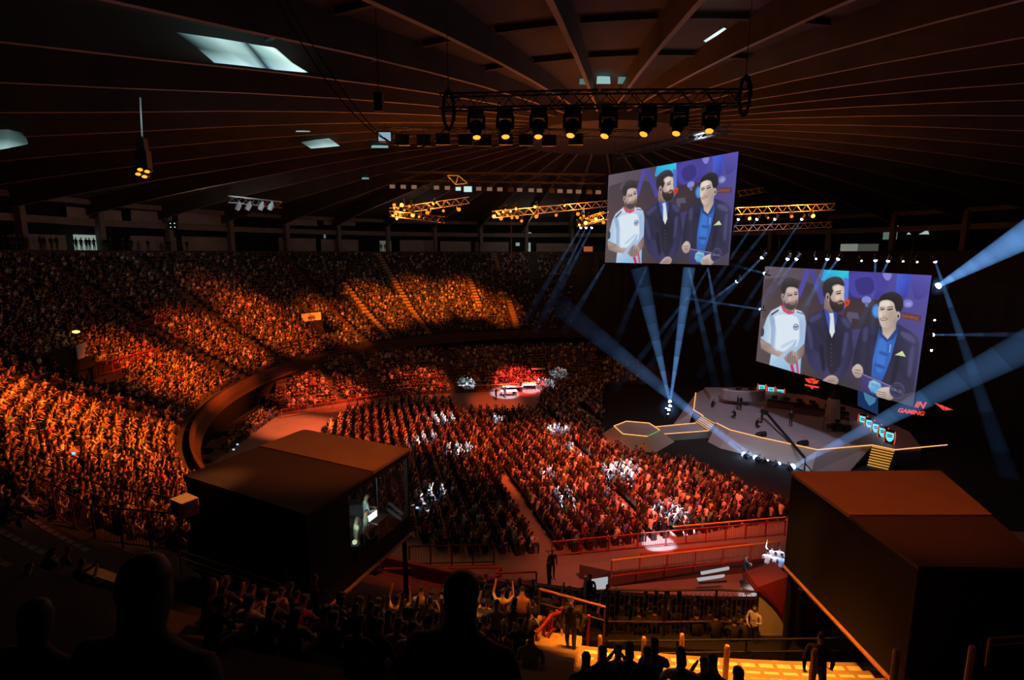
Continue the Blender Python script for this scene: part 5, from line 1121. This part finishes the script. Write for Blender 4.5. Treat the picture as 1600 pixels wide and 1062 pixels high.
for p in (PZ(600, 888, 4.2), PZ(690, 887, 4.2), PZ(783, 886, 4.2), PZ(838, 893, 4.1)): mb.bar(p, p - V((0, 0, .9)), .04, M_red)  # red light on these rails is also put into their colour
tag(mb.build('handrail'), 'stepped red-lit handrail along the parapet below the left cabin', 'railing')
a = polar(PH_STAIR - .03, 49.4, 7.9); 
# stair posts
SP = [(848, 1003, 966), (857, 1000, 962), (868, 995, 955), (876, 988, 950), (918, 990, 962)]
for k, (px, yb, yt) in enumerate(SP):
    d = 14.5 + k * .3; p = PD(px, yb, d); q = PD(px + 2, yt, d); mb = MB(); mb.bar(V((0, 0, -.6)), q - p, .055, M_red, 8); mb.ball(q - p, .06, M_red, 8, 6); s = mb.build('stair_post'); s.location = p; tag(s, '%s red stair post from the left beside the orange-lit stair' % ORD[k], 'post', 'red stair posts')
mb = MB(); pts = [PD(838, 990, 13.6), PD(862, 960, 14.6), PD(884, 955, 15.5)]
for a, b in zip(pts, pts[1:]): mb.bar(a, b, .05, M_red); mb.bar(a - V((0, 0, .5)), b - V((0, 0, .5)), .04, M_red)
for a in pts: mb.bar(a, a - V((0, 0, 1)), .04, M_red)
tag(mb.build('handrail'), 'short red handrail left of the stair posts', 'railing')
mb = MB(); A, B = PD(843, 920, 16), PD(945, 948, 16.5); mb.bar(A, B, .05, M_orange_pipe); mb.bar(A - V((0, 0, .5)), B - V((0, 0, .5)), .04, M_wall)
for t in (0, .35, .7, 1): p = A.lerp(B, t); mb.bar(p, p - V((0, 0, 1.2)), .04, M_wall)
tag(mb.build('handrail'), 'dull pipe handrail behind the walking guard', 'railing')
for k, (px, yb, yt, d) in enumerate(((937, 1025, 993, 12.5), (1005, 1030, 995, 12), (1064, 1026, 990, 12.6), (1133, 1060, 1008, 10.5), (1269, 1062, 1014, 9.5), (1394, 1075, 1014, 9), (1510, 1075, 1010, 9))):
    p = PD(px, yb, d); q = PD(px + 1, yt, d); mb = MB(); mb.lathe((0, 0, -.5), (0, 0, 1), [(0, .06), ((q - p).length + .45, .06), ((q - p).length + .5, .045)], M_orange_pipe, 10); s = mb.build('railing_post'); s.location = p; tag(s, '%s short orange-lit steel post from the left along the empty benches' % ORD[k], 'post', 'steel posts by the benches')
fence([PD(*p, 17.4) - V((0, 0, 2.7)) for p in ((950, 921), (1040, 922), (1120, 921), (1185, 924))], 2.7, 'tall dark barred fence behind the short tier', M_wall, M_black, True, 1.9, rails=(1, .55, .1), r=.04)
# rail at the front edge of the benches and fence frames
A, B = polar(-10.5 * D2R, 48.9, 7.5), polar(8.5 * D2R, 48.9, 7.5); fence([A, A.lerp(B, .5), B], .45, 'thin dark rail along the front edge of the empty benches', M_black, M_black, False, 2, r=.03)
root = fence([PD(1540, 1040, 11), PD(1620, 1034, 11)], .7, 'orange pipe railing at the lower right corner', M_orange_pipe, M_orange_pipe, False, 3, rails=(1, .75), r=.035)
fence([PD(284, 900, 13.2), PD(362, 925, 13), PD(440, 952, 12.8)], .72, 'orange-lit two-bar railing in front of the left cabin', M_orange_pipe, M_orange_pipe, False, .62, rails=(1, .72, .5), r=.025)
fence([PD(60, 795, 20.5), PD(150, 850, 18.5), PD(285, 868, 17)], 1.5, 'dark grey railing left of the air conditioner', M_wall, M_wall, True, 1.4, r=.035)
fence([PD(60, 758, 22), PD(170, 800, 20.5), PD(285, 823, 19)], 1.1, 'second railing behind the dark grey one at the left', M_wall, M_wall, False, 1.8, r=.03, rails=(1, .5))
for (a, b, lab) in (((155, 588), (250, 560), 'red-lit railing at the left of the exit opening with the yellow lamp'), ((560, 0), (0, 0), '')):
    if not lab: continue
    p, q = PB(*a), PB(*b); fence([p, q], 1.2, lab, M_red, M_red, True, 2, r=.05)
p, q = PB(203, 522), PB(262, 502)
fence([p, q], 1.0, 'dim railing above the left exit opening', M_red, M_red, True, 2, r=.05)
for (x0, y0, x1, y1, lab) in ((467, 480, 507, 525, 'left handrail of the exit opening with the white sign'), (514, 478, 548, 522, 'right handrail of the exit opening with the white sign')):
    p, q = PB(x0, y0), PB(x1, y1); mb = MB(); mb.bar(p + V((0, 0, .9)), q + V((0, 0, .9)), .05, M_red); mb.bar(p + V((0, 0, .4)), q + V((0, 0, .4)), .04, M_red)
    for t in (0, .5, 1): r_ = p.lerp(q, t); mb.bar(r_ - V((0, 0, .3)), r_ + V((0, 0, .9)), .04, M_red)
    tag(mb.build('handrail'), lab, 'railing')
# signs in the exit openings
for i, (px0, px1, py0, py1, d, body) in enumerate(((479, 513, 486.5, 501, 0, 'saída'), (157, 188, 554, 571, 0, ''))):
    ph0, ph1, r0, r1 = VOM[i]; R = r1 - .1; A, B = PB(px0, py1 + 8), PB(px1, py1 + 8); a0, a1 = phiR(A)[0], phiR(B)[0]; zt = zprof(r1) + .5; h = 1.3
    mb = MB(); a, b = polar(a0, R - 1.2, zt - h), polar(a1, R - 1.2, zt - h); nrm = (V((CX, CY, a.z)) - a).normalized(); o = (a + b) / 2
    mb.extrude([a - o, b - o, b - o + V((0, 0, h)), a - o + V((0, 0, h))], -nrm * .1, M_white); s = mb.build('exit_sign'); s.location = o; tag(s, ('white exit sign reading saída over the opening in the middle of the left tier', 'plain pale board in the exit opening at the left')[i], 'sign')
    if body:
        t = text(body, .75, M_black); t.parent = s; xa = (b - a).normalized(); t.matrix_local = Matrix.Translation(nrm * .03 + V((0, 0, .62))) @ Matrix((xa, V((0, 0, 1)), xa.cross(V((0, 0, 1))))).transposed().to_4x4()
    mb = MB(); zf = zprof(r0) - .6; a, b = polar(ph0, r1 - .95, zf), polar(ph1, r1 - .95, zf); mb.quad(a, b, b + V((0, 0, zprof(r1) + .3 - zf)), a + V((0, 0, zprof(r1) + .3 - zf)), M_clothshade); struct(mb.build('wall_exit'), 'dark back of the exit opening')  # black sheet put in for the shade inside the opening
o = PB(123, 551) + V((0, 0, 2.0)); mb = MB(); mb.ball((0, 0, 0), .22, emit('lamp_yellow', (1, .8, .15), 3.5), 10, 6, (1.6, 1, .6)); mb.bar((0, 0, .1), (0, 0, -2.2), .05, M_black); s = mb.build('exit_lamp'); s.location = o; tag(s, 'yellow lamp glowing above the exit opening at the left', 'lamp')

# ------------------------------------------------------------------ red hood over the near exit
pc = [(1182, 922), (1192, 929), (1203, 939), (1213, 950), (1222, 963), (1229, 978), (1233, 995), (1234, 1030), (1186, 1026)]
pc3 = [PD(px, py, 17.4 + (px - 1182) * .006) for px, py in pc]; o = pc3[-1]; root = thing('exit_hood', 'red curved hood with a cream side over the near exit', 'hood', o); ex = V((1.35, .6, .02))
mb = MB(); mb.extrude([p - o for p in pc3], V((.05, .07, 0)), M_cream); mb.build('side_panel', root)
mb = MB(); rim = [p - o for p in pc3[:8]]; st = PD(1163, 897, 18.6) - o; rim = [st] + rim; nin = V((-.02, -.04, .05))
for a, b in zip(rim, rim[1:]):
    mb.extrude([a + nin, b + nin, b + nin + ex, a + nin + ex], V((.04, 0, .1)), M_red)
mb.build('curved_roof', root); mb = MB()
for a, b in zip(rim, rim[1:]): mb.bar(a + nin, b + nin, .07, mat('dark_red_trim', (.22, .02, .02), .5))
mb.build('roof_edge', root)
mb = MB(); mb.bar(PD(1253, 920, 17) - V((0, 0, 0)), PD(1246, 1040, 17), .13, M_black, 8); tag(mb.build('support_post'), 'thick black post between the red hood and the right cabin', 'post')
mb = MB(); mb.extrude([PD(*p, 19.5) for p in ((1252, 946), (1300, 950), (1300, 1040), (1252, 1040))], (0, .1, 0), M_clothshade); tag(mb.build('dark_board'), 'dark board closing the space under the right cabin', 'board')
# glossy box front and reflected glare, built as glowing white panels
for pts, lab, z in (([(925, 907), (950, 903), (949, 919), (924, 922)], 'white glowing box front by the pillar left of the ramp', .6), ([(1096, 895), (1140, 887), (1139, 890), (1096, 898)], 'white glare built as a glowing strip on the ramp railing', 1.2), ([(1090, 905), (1133, 899), (1130, 902), (1091, 908)], 'second white glare built as a glowing strip below the ramp railing', .95)):
    mb = MB(); q = [PD(*p, PZ(*pts[2], z).y) for p in pts]; o = q[0]; mb.extrude([p - o for p in q], (0, .15, 0), emit('glare_white', (.9, .95, 1), .42)); s = mb.build('glare_panel'); s.location = o; tag(s, lab, 'panel')
mb = MB(); mb.bar(PD(914, 985, 18.5), PD(915, 900, 18.5), .06, M_truss); tag(mb.build('steel_pole'), 'thin steel pole behind the walking guard', 'pole')

# ------------------------------------------------------------------ seat markings on the benches
def mark(ph, R, w_, label, group, h=.20, m=M_mark):
    i = int((R - 41.9) / ROW); z = zprof(ROWS[i]); mb = MB(); d = polar(ph, 1, 0) - V((CX, CY, 0)); rz = atan2(d.y, d.x)
    mb.box((0, 0, 0), (h, w_, .012), m, rz); s = mb.build('seat_marking'); s.location = polar(ph, ROWS[i] + .26, z + .008); return tag(s, label, 'marking', group)
cnt = 0
for i, R in enumerate(ROWS):
    if not (48.9 < R < 57): continue
    st = .47 / R; k0 = (i % 2) * .5
    for k in range(-60, 60):
        ph = (k + k0) * st; p = polar(ph, R + .3, zprof(R)); x, y = proj((p.x, p.y, p.z))
        if not (905 < x < 1420 and y < 1075) or cnt > 230: continue
        if x > 1290 and y < 1040: continue
        mark(ph, R + .01, .36, 'pale painted seat mark on the empty orange-lit benches', 'painted seat marks on the near benches'); cnt += 1
for i, R in enumerate(ROWS):
    for k in range(-400, 0):
        ph = -k * .5 / R; p = polar(ph, R + .3, zprof(R)); x, y = proj(p)
        if p.y > 5 and p.y < 30 and in_poly(x, y, [(-20, 800), (45, 795), (140, 862), (140, 880), (-20, 884)]) and i % 2 == 0: mark(ph, R + .01, .40, 'dim painted seat mark on the dark benches at the lower left', 'painted seat marks at the lower left', .17, M_conc)

# ------------------------------------------------------------------ people near the viewer
M_WALK = standing('s', [(.19, 0, 1.41), (.25, -.10, 1.15), (.24, -.12, .92), (.23, -.08, .84)], [(.19, 0, 1.41), (.24, .06, 1.14), (.22, .18, .92), (.2, .24, .86)], [(.09, 0, .90), (.10, .12, .50), (.11, .22, .10), (.12, .38, .04)], [(.09, 0, .90), (.10, .0, .50), (.11, -.28, .14), (.12, -.16, .05)], fingers=True)
M_LEAN = standing('s', [(.19, 0, 1.41), (.26, .05, 1.16), (.14, .26, 1.24), (.06, .30, 1.36)], [(.19, 0, 1.41), (.25, .06, 1.14), (.10, .26, 1.06), (0, .30, 1.08)], fingers=True)
M_PHONE = standing('s', ARM_FR, ARM_FR, fingers=True)
def std(px, py_head, d, mesh, fc, lab, shirt=DK, hgt=1.75):
    p = PD(px, py_head, d); return person(mesh, (p.x, p.y, p.z - hgt), fc, lab, shirt)
g = std(893, 932, 12.9, M_WALK, (-.25, -.95), 'guard in a black suit walking up the orange-lit stair', DK)
std(1181, 944, 17.1, M_LEAN, (-.8, -.6), 'man in a white shirt and dark tie leaning by the cream hood side', (.62, .55, .42))
t = bpy.data.objects[-1] if False else None
std(1284, 988, 9.8, M_WALK, (.55, .83), 'person in a dark jacket with lit hair standing by the benches', DK)
std(1478, 948, 12.5, M_PHONE, (-.6, -.8), 'dim person holding a phone under the right cabin', DK)
mb = MB(); mb.box((0, 0, 0), (.08, .02, .14), emit('phone_glow', (.6, .9, 1), 1.2)); s = mb.build('phone'); s.location = PD(1466, 1001, 12.1); tag(s, 'small glowing phone held under the right cabin', 'phone')
std(489, 897, 11.5, M_STAND2, (.8, .6), 'man in black standing below the left cabin with a lit face', DK)
std(863, 858, 27, M_STAND, (.3, -.9), 'dark person standing left of the red barrier end', DK); std(858, 872, 24, M_STAND, (.9, .2), 'dark person standing by the stair gap below the barrier', DK); std(922, 897, 21.5, M_STAND, (.2, .9), 'dark person beside the white box front', DK); std(1166, 866, 28, M_CAM, (.9, .2), 'person in dark clothes with a white bag before the lit group', DK)
for k, (px, py, sc, c) in enumerate(((1200, 858, 27, (.8, .85, .9)), (1207, 852, 27.8, (.8, .82, .85)), (1212, 862, 26.8, (.85, .9, .95)), (1219, 853, 27.6, (.75, .8, .9)), (1222, 864, 26.6, (.4, .55, .8)))):
    std(px, py, sc, (M_CLAPST if k == 1 else M_STAND2), (.3, .9), '%s person from the left in the brightly lit group by the right cabin' % ns[k], c)
# operators on the empty platform and their white tables
for px, py, mesh, lab in ((775, 625, M_CAM, 'dark operator standing on the empty platform left of the white tables'), (789, 621, M_STAND2, 'dark operator between the two white tables'), (802, 618, CROUCH, 'operator crouching behind the white tables'), (814, 612, M_STAND, 'dark person standing right of the white tables')): person(mesh, PZ(px, py, 0), (.6, -.6), lab, DK)
for px, py, w_, lab in ((795, 619, 2.2, 'brightly lit white table in the middle of the empty platform'), (801, 612, 2.8, 'brightly lit white table behind the middle one'), (826, 609, 2.0, 'brightly lit white table at the right of the platform'), (726, 611, 1.8, 'brightly lit white table at the left end of the platform'), (841, 584, 2.0, 'brightly lit white counter in the crowd above the platform')):
    o = PZ(px, py, 0) if py > 600 else PZ(px, py, 1.5); root = thing('camera_table', lab, 'table', o, .1); mb = MB(); mb.box((0, 0, .78), (w_, .9, .06), M_white); mb.build('table_top', root)
    for sx in (-1, 1):
        for sy in (-1, 1): mb = MB(); mb.bar((sx * w_ * .45, sy * .38, 0), (sx * w_ * .45, sy * .38, .76), .03, M_black); mb.build('leg', root)
# silhouettes in the concourse doorways
for k, (px, R) in enumerate(((128, 69.9), (136, 69.8), (141, 69.9), (148, 69.7), (120, 69.6))): p = PC(px, 390, R); person(M_STAND2 if k % 2 else M_STAND, (p.x, p.y, 19.4), (CX - p.x, CY - p.y), '%s dark figure from the left in the bright doorway at the far left' % ['second', 'third', 'fourth', 'fifth', 'first'][k], DK, 'figures in the far left doorway')
for k, px in enumerate((596, 602, 608)): p = PC(px, 396, 69.6); person(M_STAND, (p.x, p.y, 19.4), (CX - p.x, CY - p.y), '%s dark figure from the left in the dim doorway at the stair top' % ns[k], DK, 'figures in the stair-top doorway')
p = PC(824, 399, 69.6); person(M_STAND, (p.x, p.y, 19.4), (CX - p.x, CY - p.y), 'dark figure in the narrow green-lit doorway', DK)
for k in range(30):
    px = random.choice((random.uniform(5, 110), random.uniform(165, 330), random.uniform(5, 80)))
    if 110 < px < 165: continue
    p = PC(px, 390, 67.7 + random.uniform(-.4, .4)); person(M_STAND, (p.x, p.y, 19.4), (CX - p.x, CY - p.y), 'dark figure standing along the top of the left tier', DK, 'figures along the top of the left tier')

# heads and backs of the nearest rows
def seatrow(items, what, group):
    for k, (px, py, d, hair, c) in enumerate(items):
        p = PD(px, py, d); m = SITF[2] if hair == 'l' else (SITF[0] if hair == 's' else (SITF[1] if hair == 'c' else SITF[3]))
        person(m, (p.x, p.y, p.z - .78), (.2 + p.x * -.02, 1), '%s seated spectator from the left %s' % (ORD[k], what), c, group)
rb = lambda: tuple(shirt_color() * .6)
seatrow([(915, 1040, 7.0, 's', DK), (942, 1028, 7.6, 's', DK), (966, 1020, 8.2, 'c', (.1, .1, .1)), (985, 1032, 7.6, 'l', DK), (1013, 1030, 7.4, 's', DK), (1026, 1022, 8.6, 'l', (.05, .05, .05)), (1069, 1044, 6.8, 'l', (.6, .55, .5)), (1102, 1040, 7.6, 'c', (.3, .28, .25)), (1118, 1044, 6.6, 's', DK), (1160, 1068, 5.8, 's', DK)], 'in the bottom row before the empty benches', 'dark heads before the empty benches')
seatrow([(385, 925, 11.0, 's', DK), (420, 936, 10.5, 'c', (.1, .08, .08)), (455, 935, 10.5, 's', DK), (500, 962, 9.3, 's', (.4, .35, .3)), (520, 952, 10.2, 'l', DK), (548, 958, 9.0, 's', DK), (575, 950, 9.5, 'c', DK), (600, 968, 9.0, 's', (.5, .45, .4)), (618, 978, 8.2, 'c', (.5, .4, .3)), (640, 958, 9.6, 'u', (.6, .5, .4)), (664, 962, 9.4, 'u', (.55, .5, .4)), (690, 952, 10.5, 'c', DK), (620, 935, 12.5, 'u', (.6, .5, .45)), (655, 925, 14, 's', (.5, .4, .4)), (670, 940, 12, 'c', (.2, .1, .1)), (775, 945, 12, 'c', (.5, .4, .4)), (800, 952, 11.5, 'l', (.4, .1, .1)), (812, 975, 10.5, 'c', DK), (785, 925, 14, 'u', (.5, .4, .4)), (815, 925, 14.5, 's', (.4, .2, .2)), (640, 985, 7.4, 'c', (.5, .45, .4)), (585, 985, 7.6, 's', DK), (545, 990, 7.2, 'l', DK), (828, 1000, 9, 's', (.3, .25, .2))], 'in the dark rows below the left cabin', 'spectators in the dark rows below the left cabin')
seatrow([(30, 890, 11, 's', DK), (60, 868, 13, 'l', DK), (95, 862, 14, 's', (.2, .2, .2)), (120, 880, 12, 'c', DK), (178, 805, 18, 's', DK), (42, 745, 20, 's', DK)], 'in the unlit group at the lower left', 'unlit spectators at the lower left')
# pale cheering sticks held up
M_stick = mat('stick_film', (.85, .7, .5), .35)
for k, (px, y0, y1, d, dx) in enumerate(((596, 952, 930, 9.6, 4), (604, 953, 932, 9.6, 3), (655, 966, 944, 9.0, 6), (661, 967, 943, 9.0, 7), (671, 962, 950, 9.0, 4), (676, 963, 951, 9.0, 1), (517, 962, 945, 10, 1), (803, 985, 972, 10, 1), (806, 984, 975, 10, 4))):
    a, b = PD(px, y0, d), PD(px + dx, y1, d); mb = MB(); mb.lathe((0, 0, 0), b - a, [(0, .02), (.03, .035), ((b - a).length * .9, .035), ((b - a).length, .015)], M_stick, 10); s = mb.build('cheering_stick'); s.location = a; tag(s, '%s inflated pale cheering stick from the left held above the dark rows' % ORD[[1, 2, 3, 4, 5, 6, 0, 7, 8][k]], 'cheering stick', 'inflated cheering sticks')
# the two nearest figures, unlit
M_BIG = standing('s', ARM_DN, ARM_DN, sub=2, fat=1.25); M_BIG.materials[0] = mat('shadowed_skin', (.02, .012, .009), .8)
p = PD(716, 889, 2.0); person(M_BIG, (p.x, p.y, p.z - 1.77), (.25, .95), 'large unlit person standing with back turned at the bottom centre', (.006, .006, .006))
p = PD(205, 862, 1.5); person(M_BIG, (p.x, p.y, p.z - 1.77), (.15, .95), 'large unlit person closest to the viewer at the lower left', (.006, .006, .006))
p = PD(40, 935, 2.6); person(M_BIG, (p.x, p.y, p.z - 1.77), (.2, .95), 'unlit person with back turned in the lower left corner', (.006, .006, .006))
mb = MB(); a, b = PD(676, 1060, 2.3), PD(697, 1055, 2.3); mb.bar(a, b, .006, emit('phone_edge', (.5, .65, .9), .9)); mb.box((a + b) / 2 - V((0, 0, .012)), (.07, .1, .012), M_black); tag(mb.build('phone'), 'phone with a bright edge at the bottom before the large unlit person', 'phone')
# phones glinting in the crowd
for k, (px, py, up) in enumerate(((371, 694, .6), (365, 702, .7), (652, 793, .9), (662, 786, 1.0), (115, 708, .9))):
    p = PZ(px, py, 1.2) if px > 200 else PB(px, py, .8); mb = MB(); mb.box((0, 0, 0), (.2, .03, .14), emit('phone_blue', (.4, .65, 1), 1.1)); s = mb.build('phone'); s.location = p; tag(s, ('bluish phone glow low at the left end of the floor', 'second bluish phone glow low at the left end of the floor', 'white phone glow in the crowd right of the left cabin', 'second white phone glow in the crowd right of the left cabin', 'tiny phone glow among the near left tier')[k], 'phone')
# ------------------------------------------------------------------ lamps of the show
OR = (1, .13, .007); RO = (1, .10, .026); WH = (.62, .82, 1)
KB = 4.6; KF = 2.4
T = lambda px, py: PB(px, py)
def wash(src, px, py, watts, rgb, deg, blend=.7, z=None):
    t = PZ(px, py, z) if z is not None else PB(px, py); return spot('wash', src, t, watts * (KB if z is None else KF), rgb, deg, blend)
s1 = PD(640, 330, 52); s2 = PD(800, 330, 52); s3 = PD(930, 345, 52); hub = V((6, 40, 29))
# left tier
A1_ = V((6, 50, 25)); A2_ = V((10, 60, 25)); A3_ = V((12, 62, 25))
for px, py, w_, dg in ((20, 640, 42000, 24), (110, 690, 50000, 26), (170, 770, 12000, 30), (205, 665, 30000, 18), (345, 600, 26000, 16), (255, 585, 66000, 18), (335, 535, 66000, 15), (420, 512, 60000, 17), (360, 475, 14000, 14)): wash(A1_ if px < 300 else A2_, px, py, w_, OR, dg, 1.0)
for px, py, w_, dg in ((520, 505, 50000, 15), (590, 480, 60000, 14), (660, 470, 62000, 14), (725, 468, 66000, 13), (780, 485, 30000, 12)): wash(A3_, px, py, w_, (1, .18, .009), dg, 1.0)
# lower tiers and floor
wash(V((8, 55, 24)), 520, 606, 120000, RO, 15, .8, z=2); wash(V((10, 52, 24)), 605, 594, 190000, RO, 14, .8, z=2.5); wash(V((10, 52, 24)), 668, 588, 270000, RO, 14, .8, z=2.5); wash(V((6, 50, 25)), 815, 588, 130000, (1, .045, .03), 14, .8, z=2)
wash(V((4, 40, 26)), 465, 668, 130000, (1, .16, .05), 13, .8, z=0); wash(V((2, 36, 27)), 570, 680, 36000, RO, 24, 1, z=0); wash(V((2, 36, 27)), 690, 680, 36000, RO, 26, 1, z=0); wash(V((6, 34, 27)), 850, 720, 52000, RO, 34, 1, z=0); wash(V((8, 30, 27)), 1000, 780, 34000, (1, .10, .04), 36, 1, z=0); wash(V((8, 30, 27)), 1150, 790, 16000, (1, .10, .04), 26, 1, z=0)
wash(V((4, 36, 26)), 775, 628, 70000, RO, 11, .8, z=0); wash(V((9, 17, 23)), 1000, 855, 9000, (1, .13, .06), 40, z=0); wash(V((-1, 20, 24)), 690, 884, 2600, (1, .05, .02), 30, z=4)
# orange heads over the near benches
wash(V((3, 13.2, 21.6)), 1090, 1040, 9000, (1, .27, .018), 40, .7, z=8); wash(V((4, 13.2, 21.6)), 1190, 1040, 3000, (1, .27, .018), 30, .7, z=8); wash(V((1, 13.2, 21.6)), 865, 1010, 3400, (1, .25, .016), 24, z=7); wash(V((0, 14, 22)), 660, 950, 1700, (1, .24, .02), 26, z=9)
wash(V((0, 13.5, 22)), 500, 705, 1300, (1, .19, .015), 36, .8, z=12); wash(V((8, 13, 22)), 1370, 780, 620, (1, .15, .008), 44, z=12); spot('wash', V((5.2, 11, 20.5)), PD(1210, 970, 17.4), 5200, (1, .38, .07), 13, .6)
spot('wash', V((-4, 24, 22)), PD(289, 790, 15.2), 7000, (1, .30, .07), 9, .5); wash(V((-1, 12.8, 21.8)), 370, 930, 420, (1, .2, .02), 20, z=12)
# cold white pools in the crowd
for px, py, z, w_, deg in ((690, 655, .8, 5200, 3.4), (668, 682, .8, 4200, 2.6), (716, 702, .8, 5200, 3), (648, 690, .8, 3000, 2), (675, 772, .8, 5200, 2.4), (965, 738, .8, 5600, 3.8), (898, 700, .8, 3000, 2.6), (870, 672, .8, 3500, 3.4), (775, 655, .8, 3000, 1.8), (880, 775, .8, 4200, 2.6), (1050, 802, .8, 5600, 3.4), (860, 742, .8, 3200, 2.4), (850, 600, .8, 6000, 3.0), (872, 588, .8, 4500, 2.4), (895, 548, 2, 3000, 1.6), (790, 612, .4, 9000, 3.6), (827, 606, .4, 8000, 2.4), (727, 603, .4, 7000, 2.2), (985, 730, .8, 3500, 2.6), (960, 772, .8, 2500, 2)):
    spot('white_pool', V((6, 44, 27)), PZ(px, py, z), w_ * (80 if py > 630 else 26), WH, deg * 1.7, .5, .15)
spot('white_pool', V((8, 26, 26)), PZ(1030, 840, .5), 120000, WH, 5.0, .35, .15); spot('white_pool', V((10, 24, 26)), PZ(1211, 872, 3), 60000, WH, 9, .35, .15)
# dim stage wash, then added unseen fill aimed up at the dome
spot('stage_wash', V((22, 44, 24)), S(1190, 660), 8000, (.62, .62, .85), 60, .8, 1); spot('stage_wash2', V((14, 40, 24)), S(1040, 690), 2600, (.95, .72, .62), 60, .8, 1)
for x, y, e in ((-15, 62, 1500), (8, 78, 1700), (20, 45, 450), (0, 32, 800)):
    spot('dome_fill', V((x, y, 8)), V((x, y, 30)), e * .24, (1, .42, .27), 150, .6, 2)
spot('rib_fill', V((30, 14, 18)), V((34, 22, 32)), 260, (1, .25, .1), 120, .8, 1)  # added unseen fill that reddens the right-hand ribs
for x, y, z, e in ((-20, 108, 22.5, 420), (5, 128, 22.5, 420), (30, 122, 22.5, 300), (-42, 80, 22.5, 420)): point('concourse_light', V((x * .93, y * .93, z + 1)), e * .6, (1, .85, .75), .5)
